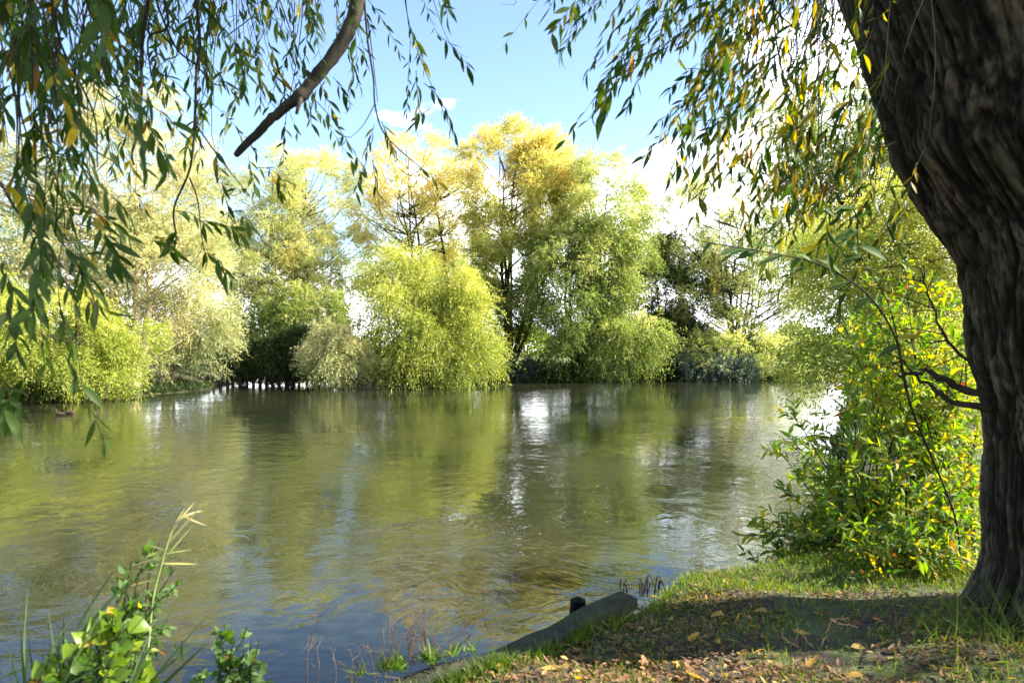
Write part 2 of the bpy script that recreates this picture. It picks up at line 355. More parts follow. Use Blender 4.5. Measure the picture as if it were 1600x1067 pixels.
far_tree('willow_bush', 'large bright yellow willow bush bulging over the water in the middle of the far bank', 'bush', B(640, 42.5),
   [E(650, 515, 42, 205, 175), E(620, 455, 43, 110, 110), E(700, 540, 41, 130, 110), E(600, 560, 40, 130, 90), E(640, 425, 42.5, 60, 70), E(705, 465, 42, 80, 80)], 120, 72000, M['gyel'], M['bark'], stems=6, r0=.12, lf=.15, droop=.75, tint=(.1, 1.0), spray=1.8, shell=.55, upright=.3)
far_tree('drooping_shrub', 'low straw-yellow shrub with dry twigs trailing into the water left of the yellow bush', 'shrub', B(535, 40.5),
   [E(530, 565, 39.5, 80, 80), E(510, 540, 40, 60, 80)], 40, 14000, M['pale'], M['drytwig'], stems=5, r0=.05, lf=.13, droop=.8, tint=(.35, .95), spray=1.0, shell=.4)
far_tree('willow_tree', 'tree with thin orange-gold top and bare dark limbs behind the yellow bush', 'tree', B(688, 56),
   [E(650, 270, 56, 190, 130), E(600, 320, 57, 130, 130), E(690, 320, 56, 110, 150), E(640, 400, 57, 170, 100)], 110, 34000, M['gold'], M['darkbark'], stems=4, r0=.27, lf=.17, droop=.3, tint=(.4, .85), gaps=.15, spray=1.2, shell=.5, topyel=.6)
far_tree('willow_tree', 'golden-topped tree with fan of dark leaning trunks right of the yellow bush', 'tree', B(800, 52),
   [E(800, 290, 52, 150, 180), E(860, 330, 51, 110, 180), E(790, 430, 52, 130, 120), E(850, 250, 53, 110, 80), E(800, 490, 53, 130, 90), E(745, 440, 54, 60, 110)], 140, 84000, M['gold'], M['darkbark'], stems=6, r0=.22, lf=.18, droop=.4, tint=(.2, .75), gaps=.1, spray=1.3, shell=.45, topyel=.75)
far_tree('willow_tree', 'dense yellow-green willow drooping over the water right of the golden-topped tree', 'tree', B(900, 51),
   [E(935, 320, 50, 130, 200), E(905, 440, 49, 150, 180), E(960, 430, 50, 100, 150), E(920, 540, 48.5, 130, 80)], 150, 85000, M['mid'], M['darkbark'], stems=5, r0=.2, lf=.17, droop=.6, tint=(.2, .85), spray=1.5, shell=.6, topyel=.75)  # large topyel also darkens the low leaves, painting shade at the base
far_tree('willow_bush', 'low yellow-green willow boughs reaching right over the water beneath the dense willow', 'bush', B(975, 49.5),
   [E(975, 540, 47.5, 110, 80), E(1010, 520, 47.5, 60, 60)], 36, 9000, M['mid'], M['bark'], stems=4, r0=.06, lf=.16, droop=.8, tint=(.1, .7), spray=1.4, shell=.4)
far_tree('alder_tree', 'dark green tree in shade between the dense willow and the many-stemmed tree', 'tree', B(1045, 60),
   [E(1045, 460, 58, 150, 170), E(1060, 530, 57, 170, 90), E(1010, 400, 59, 90, 100)], 100, 70000, M['dark'], M['darkbark'], stems=3, r0=.16, lf=.2, droop=.3, tint=(.1, .7), spray=1.1, gaps=.1)  # shade on this tree is put into its dark leaf colour
far_tree('ash_tree', 'airy grey-green tree with many upright stems near the right end of the far bank', 'tree', B(1150, 53),
   [E(1120, 340, 53, 200, 170), E(1190, 380, 53, 150, 190), E(1090, 450, 54, 120, 120), E(1190, 480, 52, 130, 110), E(1240, 430, 53, 90, 160)], 140, 50000, M['lemon'], M['darkbark'], stems=9, r0=.14, lf=.15, droop=.25, tint=(.3, .65), gaps=.15, spray=1.1, shell=.35, topyel=.2)
far_tree('elder_shrub', 'leafy green shrub at the foot of the many-stemmed airy tree', 'shrub', B(1170, 51.5),
   [E(1150, 545, 51, 160, 80), E(1220, 560, 50, 90, 60)], 40, 12000, M['mid'], M['darkbark'], stems=4, r0=.06, lf=.17, droop=.4, tint=(.4, 1.0), spray=1.0, shell=.5)
far_tree('sallow_shrub', 'low silvery blue-leaved shrub at the waterline below the many-stemmed tree', 'shrub', B(1125, 50.5),
   [E(1125, 578, 49.8, 110, 32, 1.0)], 30, 9000, M['blue'], M['darkbark'], stems=4, r0=.04, lf=.2, droop=.3, tint=(.3, 1.0), spray=.9, shell=.3)
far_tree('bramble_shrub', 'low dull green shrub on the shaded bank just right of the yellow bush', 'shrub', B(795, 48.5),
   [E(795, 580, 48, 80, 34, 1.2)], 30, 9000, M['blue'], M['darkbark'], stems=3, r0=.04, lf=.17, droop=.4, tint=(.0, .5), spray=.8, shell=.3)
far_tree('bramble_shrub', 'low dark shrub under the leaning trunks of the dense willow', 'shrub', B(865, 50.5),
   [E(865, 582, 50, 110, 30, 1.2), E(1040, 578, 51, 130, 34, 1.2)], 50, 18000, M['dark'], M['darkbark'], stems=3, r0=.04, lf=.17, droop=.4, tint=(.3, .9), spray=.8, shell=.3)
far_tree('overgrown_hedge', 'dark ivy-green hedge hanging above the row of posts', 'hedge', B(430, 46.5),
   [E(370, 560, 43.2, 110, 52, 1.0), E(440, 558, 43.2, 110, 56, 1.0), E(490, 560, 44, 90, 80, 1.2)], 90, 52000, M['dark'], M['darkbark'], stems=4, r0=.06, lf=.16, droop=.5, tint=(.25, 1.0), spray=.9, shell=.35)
far_tree('hazel_shrub', 'yellow-green shrub rising behind the dark hedge left of the yellow bush', 'shrub', B(505, 50),
   [E(480, 500, 49, 120, 80), E(400, 515, 52, 120, 50)], 60, 26000, M['mid'], M['bark'], stems=4, r0=.08, lf=.17, droop=.4, tint=(.2, .6), spray=1.0, shell=.5)
far_tree('willow_tree', 'pale round-crowned tree farther back, seen between the thin gold-topped tree and the golden one', 'tree', B(735, 66),
   [E(730, 420, 66, 130, 150), E(700, 480, 66, 120, 110)], 80, 30000, M['lemon'], M['darkbark'], stems=3, r0=.16, lf=.18, droop=.4, tint=(.1, .6), spray=1.2, shell=.4, gaps=.1)
# right bank
far_tree('willow_tree', 'yellow small-leaved willow on the right bank behind the foreground shrubs', 'tree', (14.5, 21),
   [E(1370, 440, 17.5, 200, 200), E(1450, 400, 17, 190, 240), E(1310, 555, 16.5, 100, 90), E(1410, 560, 16, 190, 150), E(1310, 390, 20, 80, 130)], 170, 70000, M['gyel'], M['bark'], stems=5, r0=.14, lf=.085, droop=.6, tint=(.3, .95), spray=.75, shell=.35, gaps=.12, leafw=.3, blob=.6)
far_tree('willow_tree', 'feathery willow with white sky showing through, above the yellow willow', 'tree', (15.5, 27),
   [E(1300, 220, 26, 260, 180), E(1400, 250, 25, 160, 240), E(1240, 330, 27, 130, 120)], 130, 26000, M['mid'], M['darkbark'], stems=4, r0=.12, lf=.15, droop=.5, tint=(.1, .5), spray=1.1, shell=.2, gaps=.2, leafw=.2)
# distant wood and shrubs beyond the far field
lv = Leaves(); m = 70000
x = rng.uniform(-150, 170, m); hh = 3.5+2.5*np.sin(x*.05)+1.8*np.sin(x*.23+1)+1.0*np.sin(x*.61)
z = rng.random(m)**.7*np.maximum(hh, 1.2)+.6; y = 125+8*np.sin(x*.04)+rng.uniform(-3, 3, m)
lv.add(leaves_diamond(np.stack([x, y, z], 1), rng.normal(size=(m, 3)), rng.uniform(.6, 1.1, m), rng.uniform(.3, .55, m), rng.uniform(.1, .8, m)))
o = link('distant_wood', lv.mesh('distant_wood', M['mid'])); tag(o, 'pale distant line of trees beyond the far field', 'wood', kind='stuff')

# bank-side grass and herbage on the far banks (one mass nobody could count)
lv = Leaves(); pts = []
for (a, b, dens) in [((-300, 34), (-26, 26.5), 0), ((-34, 24.8), (-21, 28.8), 1600), ((-21, 28.8), (-18.3, 33), 1200), ((-18.3, 33), (-17.5, 40), 1200), ((-11.5, 44), (-3.5, 42.5), 400), ((-3.5, 42.5), (-1, 46.5), 1300), ((-1, 46.5), (4, 49.5), 1500), ((4, 49.5), (12, 50.5), 2200), ((12, 50.5), (24, 51), 2500), ((7.3, 15), (11, 22), 1600), ((5.3, 11), (7.3, 15), 1600), ((11, 22), (24, 46), 1500)]:
    a = np.array(a); b = np.array(b); t = rng.random(dens)[:, None]
    q = a+(b-a)*t+rng.normal(size=(dens, 2))*[.5, .5]; pts.append(q)
q = np.concatenate(pts); zz = gheight(q[:, 0], q[:, 1]); ok = zz > -.05; q = q[ok]; zz = zz[ok]
q = np.repeat(q, 4, 0); zz = np.repeat(zz, 4); m = len(q)
pos = np.column_stack([q+rng.normal(size=(m, 2))*.1, zz+rng.random(m)*.25])
dr = rng.normal(size=(m, 3))*.5+[0, 0, .8]
lv.add(leaves_diamond(pos, dr, rng.uniform(.15, .4, m), rng.uniform(.02, .05, m), rng.uniform(.1, .8, m)))
o = link('bank_herbage', lv.mesh('bank_herbage', M['dark'])); tag(o, 'rough grass and herbs along the foot of the far bank, coloured dark for shade', 'grass', kind='stuff')  # dark leaf colour stands in for shadow along the waterline

# posts in the backwater
proto = None
for i in range(15):
    px = 334+i*10.3+rng.uniform(-1.2, 1.2); x, y = B(px, 41.2+.02*i)
    if proto is None or i % 5 == 0:
        tb = Tubes(); r = .1
        tb.add([(0, 0, -1.0), (0, 0, 0), (.005, 0, .3), (0, 0, .52)], r, r*.92, sides=8, wob=.06)
        me = tb.mesh('wooden_post', M['post'], False)
        proto = me
    o = bpy.data.objects.new('wooden_post', me); COL.objects.link(o); o.location = (x, y, 0); o.rotation_euler = (rng.uniform(-.03, .03), rng.uniform(-.04, .04), rng.uniform(0, 6))
    tag(o, 'dark upright wooden post standing in the water under the hedge', 'post', 'row of posts in the backwater')

# ------------------------------------------------------------------ near willow (right)
right = thing('willow_tree', (3.45, 4.2, .5), 'massive dark furrowed willow at the right edge, leafy twigs hanging from its top', 'tree')
def trunk_mesh():
    LE = [(-900, 1180, .50), (-600, 1190, .5), (-300, 1225, .52), (-150, 1262, .6), (0, 1312, .68), (80, 1345, .68), (140, 1368, .66), (200, 1386, .62), (245, 1392, .6), (290, 1422, .58), (330, 1448, .57), (400, 1490, .55), (480, 1503, .53), (560, 1512, .50), (620, 1530, .48),
          (700, 1534, .47), (800, 1530, .47), (880, 1538, .48), (930, 1530, .5), (980, 1514, .56), (1030, 1490, .66)]
    D = 4.25; LE = LE[::-1]
    t = np.linspace(0, len(LE)-1, 420); ii = np.arange(len(LE))
    arr = np.array(LE, float); py = np.interp(t, ii, arr[:, 0]); le = np.interp(t, ii, arr[:, 1]); r = np.interp(t, ii, arr[:, 2])
    kk = np.ones(9)/9; pad = lambda a: np.convolve(np.pad(a, 4, 'edge'), kk, 'valid'); le = pad(pad(le)); r = pad(r)
    cx = (le-800)/F*D+r+.075; cz = CH+(HY-py)/F*D; cy = np.full_like(cx, D)+.0
    m = 300; an = np.linspace(0, 2*math.pi, m, endpoint=False)
    HT = np.zeros((len(t), m)); V = np.zeros((len(t), m, 3)); UV = np.zeros((len(t), m, 2))
    s = np.concatenate([[0], np.cumsum(np.hypot(np.diff(cx), np.diff(cz)))])
    for i in range(len(t)):
        for j in range(m):
            a = an[j]; ca = math.cos(a); sa = math.sin(a)
            u_ = a*.55; v_ = s[i]
            # slanting, merging ridges with smaller plates between them
            w = mnoise.noise(Vector((ca*1.1, sa*1.1, v_*.8)))*.9
            x1 = 6.0*ca+w*1.8; y1 = 6.0*sa+w; zz = v_*1.0
            n1 = abs(mnoise.noise(Vector((x1+zz*.5, y1, zz*.7))))
            n2 = abs(mnoise.noise(Vector((x1*2.2-zz*.5, y1*2.2+3, zz*.95))))
            n5 = abs(mnoise.noise(Vector((x1*4.3+zz*.8, y1*4.3+9, zz*1.7))))
            n3 = mnoise.noise(Vector((ca*1.3, sa*1.3, v_*1.5+7)))
            n4 = mnoise.noise(Vector((ca*24, sa*24, v_*16)))
            g1 = min(1, n1*4)**.6; g2 = min(1, n2*4)**.6; g5 = min(1, n5*3.5)
            h = .046*g1+.030*g2+.018*g5+.05*n3+.007*n4-.03
            HT[i, j] = .40*g1+.33*g2+.2*g5+.2*n4
            flare = max(0, (1.1-cz[i]))*.16*max(0, mnoise.noise(Vector((ca*2, sa*2, 3.1)))+.35)
            rr = r[i]*.94+h+flare-.04
            V[i, j] = (cx[i]+rr*ca, cy[i]+rr*sa*.95, cz[i]); UV[i, j] = (u_, v_)
    nI = len(t); idx = np.arange(nI*m).reshape(nI, m)
    Q = np.stack([idx[:-1], np.roll(idx, -1, 1)[:-1], np.roll(idx, -1, 1)[1:], idx[1:]], -1).reshape(-1, 4)
    me = mesh('trunk', V.reshape(-1, 3), Q, M['trunk'], True, {'tint': HT.ravel()})
    uv = me.uv_layers.new(name='UVMap'); li = np.zeros(len(me.loops), np.int32); me.loops.foreach_get('vertex_index', li)
    uvs = UV.reshape(-1, 2)[li]
    # close the seam
    pu = uvs.reshape(-1, 4, 2); wrap = (pu[:, :, 0].max(1)-pu[:, :, 0].min(1)) > 1.5
    pw = pu[wrap]; pw[:, :, 0] = np.where(pw[:, :, 0] < 1, pw[:, :, 0]+2*math.pi*.55, pw[:, :, 0]); pu[wrap] = pw
    uv.data.foreach_set('uv', pu.ravel().astype(np.float32))
    return me, np.stack([cx, cy, cz], 1)
tme, tpath = trunk_mesh(); part('trunk', tme, right)
top = tpath[-1]
lb = Tubes()
limbs = [curve([top+[0, 0, -.4], top+[-1.2, -.6, 1.0], (.3, 3.0, 7.0), (-1.6, 3.2, 6.6)], 24), curve([top+[0, 0, -.5], top+[1.2, -.2, 1.2], (4.8, 3.0, 8.5), (6.5, 1.5, 9.4)], 20),
         curve([top+[0, 0, -.3], (2.2, 5.0, 7.0), (2.4, 7.0, 7.4), (3.0, 9.0, 7.0)], 20), curve([top+[0, 0, -.6], (3.0, 2.4, 7.3), (3.2, 0, 8.6), (4.5, -3, 9.0)], 20)]
for l in limbs: lb.add(l, .2, .04, sides=12, wob=.03)
# sawn dark limb stub near the top right of the trunk
part('limb', lb.mesh('limb', M['darkbark']), right)

# the bare broken bough hanging in the top middle
D = 3.9
bp = [P(600, -260, D), P(590, -120, D), P(562, -10, D), P(548, 40, D), P(522, 85, D), P(490, 125, D), P(470, 150, D), P(440, 172, D), P(405, 205, D), P(368, 243, D)]
bough = Tubes(); c = curve(bp, 60); rr = np.interp(np.linspace(0, 1, len(c)), [0, .35, .62, .68, .75, .98, 1], [.05, .041, .035, .042, .029, .021, .017])
bough.add(c+rng.normal(size=c.shape)*.002, 0, radii=rr, sides=12, wob=.035)
bough.add(curve([P(474, 142, D), P(468, 160, D-.03), P(463, 178, D-.04)], 6), .024, .009, sides=8, wob=.1)
bough.add(curve([P(490, 125, D), P(482, 116, D), P(478, 112, D)], 4), .02, .012, sides=7, wob=.1)
bough.add(curve([P(600, -260, D), (-.3, 3.4, 6.2), limbs[0][-6]], 10), .06, .08, sides=10)
part('broken_bough', bough.mesh('broken_bough', barkmat('bough_bark', (.015, .013, .01), (.07, .06, .045), 18, .7, .01)), right)

# ---- hanging willow twigs with real leaves
class Hang:
    def __init__(s): s.tw = Tubes(); s.p = []; s.d = []; s.n = []; s.l = []; s.w = []; s.t = []
    def strand(s, path, r=.0022, nleaf=14, ll=.09, start=.15, tint=None, spread=.55, hang=.5, ratio=.21, sides=4, yel=.08):
        path = np.asarray(path); s.tw.add(path, r, r*.4, sides=sides)
        L = np.linalg.norm(np.diff(path, axis=0), axis=1); cum = np.concatenate([[0], np.cumsum(L)])/max(L.sum(), 1e-6)
        T = unit(np.gradient(path, axis=0))
        base = rng.uniform(.05, .62) if tint is None else (rng.uniform(*tint) if isinstance(tint, tuple) else tint)
        az = rng.uniform(0, 6.28)
        for i in range(nleaf):
            t = start+(1-start)*(i+.5+rng.uniform(-.25, .25))/nleaf
            p = np.array([np.interp(t, cum, path[:, k]) for k in range(3)]); tt = np.array([np.interp(t, cum, T[:, k]) for k in range(3)])
            az += 2.4+rng.uniform(-.4, .4)
            a = unit(np.cross(tt, [.13, .4, .9])); b = np.cross(tt, a); sd = a*math.cos(az)+b*math.sin(az)
            d = tt*.75+sd*spread*rng.uniform(.6, 1.3)+np.array([0, 0, -hang*rng.uniform(.5, 1.3)])
            s.p.append(p); s.d.append(d); s.n.append(unit(rng.normal(size=3)*.55+sd*.2+np.array([0, -.4, .75]))); f = rng.uniform(.7, 1.15)*(1 if t > .25 else .85)
            f *= rng.uniform(.75, 1.2); s.l.append(ll*f); s.w.append(ll*f*ratio*rng.uniform(.8, 1.3))
            y = base*.8+rng.uniform(0, .22)
            if rng.random() < yel: y = rng.uniform(.83, .97)
            if rng.random() < .015: y = 1.0
            s.t.append(y)
    def mesh(s, mat, prof='willow', curlr=(-.2, .5)):
        lv = Leaves(); n = len(s.p)
        lv.add(leaves_real(np.array(s.p), np.array(s.d), np.array(s.n), np.array(s.l), np.array(s.w), rng.uniform(*curlr, n), np.array(s.t), prof))
        return lv.mesh('leaves', mat, True)
def droop_path(a, b, d, n=9, sag=.15, swing=.02):
    """twig from pixel a to pixel b at distance d, arching over then hanging"""
    A = P(*a, d); Bp = P(*b, d+rng.uniform(-.25, .25)); t = np.linspace(0, 1, n)[:, None]
    L = np.linalg.norm(Bp-A)
    base = A+(Bp-A)*t
    base[:, 2] += (sag*L*np.sin(math.pi*t[:, 0])*(abs(Bp[0]-A[0])/L+.05))
    w = rng.normal(size=3)*swing*L; base += np.sin(t*math.pi)*w
    return base
def grid(h, cells, rows, drift, depth, ll, L=150, yel=.08, x0=0, tint=None):
    for (py, counts) in rows:
        for ci, c in enumerate(counts):
            for _ in range(int(c)):
                px = x0+ci*100+rng.uniform(0, 100 if ci < 5 or x0 == 0 else 30); y = py+rng.uniform(0, 100); ln = L*rng.uniform(.6, 1.35)
                dx = ln*(drift+rng.normal()*(.42 if x0 == 0 else .26)); dy = ln*rng.uniform(.8, 1.05)
                d = rng.uniform(*depth(px))
                pth = droop_path((px, y), (px+dx, y+dy), d, sag=.12)
                h.strand(pth, nleaf=int(rng.integers(9, 17)), ll=ll*rng.uniform(.85, 1.15)*(.85 if 340 < px < 700 else 1), yel=yel*(1 if x0 == 0 else .3+1.1*(px > 1120)), spread=rng.uniform(.45, .95), tint=tint)
                # bare continuation up to the crown above
                up = droop_path((px-dx*.5+rng.normal()*25, min(y-rng.uniform(80, 200), -20)), (px, y), d, n=7)
                up[-1] = pth[0]
                h.tw.add(up, .0035, .0022, sides=4)
# left-hand willow (its trunk stands outside the picture)
left = thing('willow_tree', (-5.6, 2.2, .5), 'willow whose drooping leafy twigs fill the top left, its trunk out of view', 'tree')
tb = Tubes(); lt = curve([(-5.6, 2.2, .2), (-5.5, 2.3, 2.2), (-5.2, 2.6, 4.2), (-4.6, 3.0, 6.0)], 30); tb.add(lt, 0, radii=np.linspace(.48, .3, len(lt)), sides=24, wob=.03)
part('trunk', tb.mesh('trunk', M['darkbark']), left)
tb = Tubes()
llimbs = [curve([(-4.9, 2.8, 5.2), (-3.2, 3.2, 5.9), (-1.6, 3.7, 5.8), (-.4, 4.0, 5.5)], 20), curve([(-5.0, 2.7, 4.8), (-4.2, 4.0, 5.6), (-3.4, 5.4, 5.9)], 16), curve([(-4.7, 2.9, 5.8), (-5.5, 1.0, 7.5), (-5, -1, 8.5)], 16)]
for l in llimbs: tb.add(l, .14, .03, sides=8, wob=.03)
part('limb', tb.mesh('limb', M['darkbark']), left)
hl = Hang()
dl = lambda px: (2.2, 3.6) if px < 170 else (3.1, 5.2)
grid(hl, None, [(-120, [13, 14, 14, 15, 12, 6, 4]), (-30, [13, 13, 11, 12, 9, 3, 1]), (70, [10, 7, 2, 5, 3, 0, 0]), (160, [7, 4, 1, 2, 1, 0, 0]), (250, [4, 2, 0, 0, 0, 0, 0]), (330, [2, 0, 0, 0, 0, 0, 0])], .08, dl, .104, L=125)
ST = [  # visible dark stems, as the photograph shows them
 ([(238, -40), (222, 70), (220, 150), (215, 205), (206, 240), (209, 258)], 3.4, .010), ([(300, -40), (312, 60), (307, 110), (304, 190), (297, 262), (272, 325), (275, 372), (270, 392)], 3.4, .0085),
 ([(246, 10), (275, 75), (306, 102), (332, 130), (354, 134)], 3.5, .006), ([(296, 278), (308, 310), (314, 360), (318, 392)], 3.4, .0045), ([(306, 195), (345, 250), (391, 307)], 3.5, .0045),
 ([(84, -30), (92, 60), (130, 140), (149, 190), (152, 262)], 2.9, .006), ([(0, 285), (30, 335), (62, 372), (100, 420)], 2.7, .006), ([(40, -40), (48, 60), (30, 160), (60, 260)], 2.7, .006),
 ([(566, -40), (574, 60), (583, 120), (586, 165), (598, 205), (625, 235), (662, 266)], 3.9, .0065), ([(586, 162), (568, 195), (548, 215)], 3.9, .003), ([(574, 30), (581, 80), (590, 160)], 3.95, .004),
 ([(628, -30), (640, 40), (660, 100), (682, 150), (704, 200)], 4.0, .003), ([(668, -30), (690, 40), (712, 85), (728, 108)], 4.0, .0022), ([(350, 60), (400, 20), (430, -30)], 4.2, .004),
 ([(250, -30), (262, 40), (232, 60), (236, 120)], 3.3, .008), ([(100, 300), (130, 420), (118, 520), (128, 600)], 3.0, .003), ([(60, 200), (100, 330), (90, 440), (108, 560)], 3.0, .003), ([(0, 60), (30, 180), (28, 300), (70, 420)], 2.6, .004),
 ([(160, 140), (210, 180), (222, 240)], 3.3, .003)]
for pts, d, r in ST:
    hl.tw.add(curve([P(a, b, d) for a, b in pts], 8*len(pts)), r, r*.45, sides=7, wob=.05)
# explicit leafy strands: (start, end, depth, leaves, yellow)
EX = [((650, 110), (655, 180), 3.9, 9, .1), ((690, 60), (735, 110), 4.0, 9, .05), ((662, 130), (712, 215), 4.0, 12, .1), ((640, 40), (665, 110), 4.0, 12, .1), ((690, -40), (700, 30), 3.8, 10, .1), ((672, 170), (650, 190), 4, 4, 0),
 ((596, 190), (615, 235), 3.9, 9, .35), ((585, 195), (572, 240), 3.9, 8, .5), ((650, 262), (690, 290), 3.9, 8, .4), ((582, 250), (592, 320), 3.9, 9, .45), ((572, 255), (555, 300), 3.9, 6, 0), ((548, 215), (522, 222), 3.9, 3, 0),
 ((500, 130), (522, 180), 4.1, 8, .1), ((520, 120), (545, 160), 4.1, 6, .1), ((495, 140), (490, 165), 4.1, 4, .2), ((560, 90), (545, 170), 4.1, 9, .1),
 ((388, 245), (400, 300), 3.7, 8, .1), ((400, 262), (450, 295), 3.7, 9, .1), ((420, 265), (440, 310), 3.7, 5, .3), ((388, 305), (360, 290), 3.6, 6, 0),
 ((270, 330), (320, 352), 3.3, 8, 0), ((315, 345), (385, 372), 3.3, 12, 0), ((275, 360), (265, 395), 3.3, 7, 0), ((315, 380), (325, 400), 3.3, 5, 0), ((320, 395), (362, 440), 3.2, 10, 0), ((345, 340), (392, 355), 3.2, 8, 0), ((236, 380), (270, 385), 3.2, 6, 0),
 ((195, 150), (200, 190), 3.3, 5, .2), ((200, 235), (203, 272), 3.3, 5, .8), ((212, 250), (232, 270), 3.3, 5, 0), ((258, 225), (262, 265), 3.3, 6, 0), ((232, 180), (238, 215), 3.3, 5, 0),
 ((100, 555), (165, 700), 2.6, 10, .0), ((0, 600), (28, 640), 2.4, 7, 0), ((40, 590), (-5, 650), 2.4, 7, 0), ((10, 480), (30, 560), 2.4, 8, 0), ((90, 470), (115, 560), 2.9, 9, .1), ((60, 480), (70, 570), 2.8, 8, .1),
 ((0, 400), (40, 500), 2.5, 10, .1), ((120, 410), (150, 500), 2.9, 9, .1), ((20, 620), (4, 655), 2.3, 5, 0), ((110, 400), (200, 440), 3, 8, .1), ((140, 330), (210, 380), 3, 9, .1), ((60, 330), (130, 400), 2.7, 10, .1), ((150, 330), (60, 350), 2.7, 8, .1)]
for a, b, d, nl_, y in EX: hl.strand(droop_path(a, b, d), nleaf=nl_, ll=.105, yel=y, start=.05)
part('twigs', hl.tw.mesh('twigs', M['twig']), left); part('leaves', hl.mesh(M['near']), left)

hr = Hang()
dr_ = lambda px: (3.2, 5.4)
grid(hr, None, [(-130, [6, 13, 16, 14, 9, 2]), (-30, [0, 9, 16, 14, 9, 1]), (60, [0, 1, 12, 14, 9, 1]), (150, [0, 0, 5, 11, 8, 1]), (230, [0, 0, 1, 6, 7, 2])], -.55, dr_, .108, L=135, x0=920, yel=.28, tint=(.25, .85))
EXR = [((960, -30), (872, 92), 4.0, 16, 0), ((935, -60), (885, 50), 4.0, 14, 0), ((1000, 0), (915, 118), 4.1, 16, 0), ((1010, 60), (942, 138), 4.0, 15, 0), ((1010, 100), (980, 168), 4.0, 12, 0), ((1040, 20), (960, 95), 4.2, 14, 0), ((1090, 100), (1045, 145), 4.1, 9, 0),
 ((1130, 120), (1022, 200), 4.0, 17, .05), ((1120, 190), (998, 248), 4.0, 14, 0), ((1140, 180), (1060, 262), 4.1, 14, .1), ((1150, 90), (1050, 135), 4.1, 14, .1), ((1100, 210), (1042, 285), 4.0, 6, 0), ((1180, 150), (1100, 220), 4.2, 13, .3), ((1170, 240), (1120, 280), 3.9, 7, 0),
 ((1150, 230), (1165, 370), 3.8, 14, .25), ((1190, 240), (1180, 340), 3.8, 12, .3), ((1240, 250), (1250, 340), 3.7, 12, .4), ((1265, 200), (1262, 330), 3.7, 12, .5), ((1345, 180), (1368, 310), 3.6, 10, .8), ((1350, 130), (1362, 170), 3.6, 6, .8), ((1060, -30), (1000, 40), 4, 14, 0), ((1100, -40), (1030, 70), 4, 14, .05), ((1080, 40), (1010, 100), 4, 12, .05)]
for a, b, d, nl_, y in EXR: hr.strand(droop_path(a, b, d, sag=.1), nleaf=nl_, ll=.108, yel=y, start=.02)
for pts, d, r in [([(1205, -40), (1210, 40), (1222, 110), (1240, 150), (1270, 175)], 4.0, .006), ([(1180, -30), (1225, 30), (1290, 70), (1350, 120)], 4.2, .005), ([(1330, 60), (1270, 90), (1200, 130), (1130, 200)], 4.4, .005), ([(1390, 150), (1330, 160), (1260, 190), (1200, 250)], 4.4, .004), ([(1420, 290), (1370, 300), (1320, 360)], 4.3, .004),
                  ([(800, -40), (806, 0), (800, 8), (783, 6)], 4.0, .002)]:
    hr.tw.add(curve([P(a, b, d) for a, b in pts], 8*len(pts)), r, r*.4, sides=6, wob=.04)
part('twigs', hr.tw.mesh('twigs', M['twig']), right); part('leaves', hr.mesh(M['near']), right)

# crowns overhead, outside the picture, put in to shade the bank and near water, gaps shaped for sun patches
def overhead(root, boxes, n, leafn, gapspots):
    cl = []
    while len(cl) < n:
        b = boxes[rng.integers(len(boxes))]; c = np.array([rng.uniform(b[0], b[1]), rng.uniform(b[2], b[3]), rng.uniform(b[4], b[5])])
        if c[1] > -1 and c[2] < CH+.54*max(c[1], 0)+1.2 and abs(c[0]) < .8*c[1]+1.2: continue
        t = (c[2]-.5)/SD[2]; g = c-SD*t
        if any(math.hypot(g[0]-s[0], g[1]-s[1]) < s[2] for s in gapspots): continue
        cl.append(c)
    cl = np.array(cl); ns = leafn//14; ic = rng.integers(0, n, ns); v = unit(rng.normal(size=(ns, 3)))
    p0 = cl[ic]+v*.35*rng.random((ns, 1)); d = unit(v+[0, 0, -.5]); t = (np.arange(14)+.5)/14
    pos = (p0[:, None]+d[:, None]*(.75*t[None, :, None])); pos[:, :, 2] -= .3*t[None]**2
    pos = pos.reshape(-1, 3); m = len(pos); dr = np.repeat(d, 14, 0)*.6+rng.normal(size=(m, 3))*.5+[0, 0, -.4]
    ln = rng.uniform(.09, .15, m); lv = Leaves(); lv.add(leaves_diamond(pos, dr, ln, ln*.24, rng.uniform(0, .9, m)))
    part('crown', lv.mesh('crown', M['near']), root)
overhead(right, [(2.5, 8, -2, 6, 5.2, 8.5), (3.5, 12, -5, 5, 3.8, 9), (2, 6, -3, 2.2, 3.6, 7)], 230, 90000, [(1.7, 5.5, 1.6), (.4, 3.8, 1.2), (2.9, 6.3, 1.5), (-2.5, 3.0, 1.8), (.6, 5.8, 1.0), (1.4, 6.2, 1.7), (2.5, 6.0, 1.2), (-2.6, 5.9, 1.7), (-5.5, 5.5, 1.6)])
overhead(left, [(-8, -3, -1, 4, 5.5, 8.5), (-8, -3, 3, 7, 6.2, 9)], 60, 20000, [(-2.5, 3.0, 1.8), (.45, 3.8, .8)])

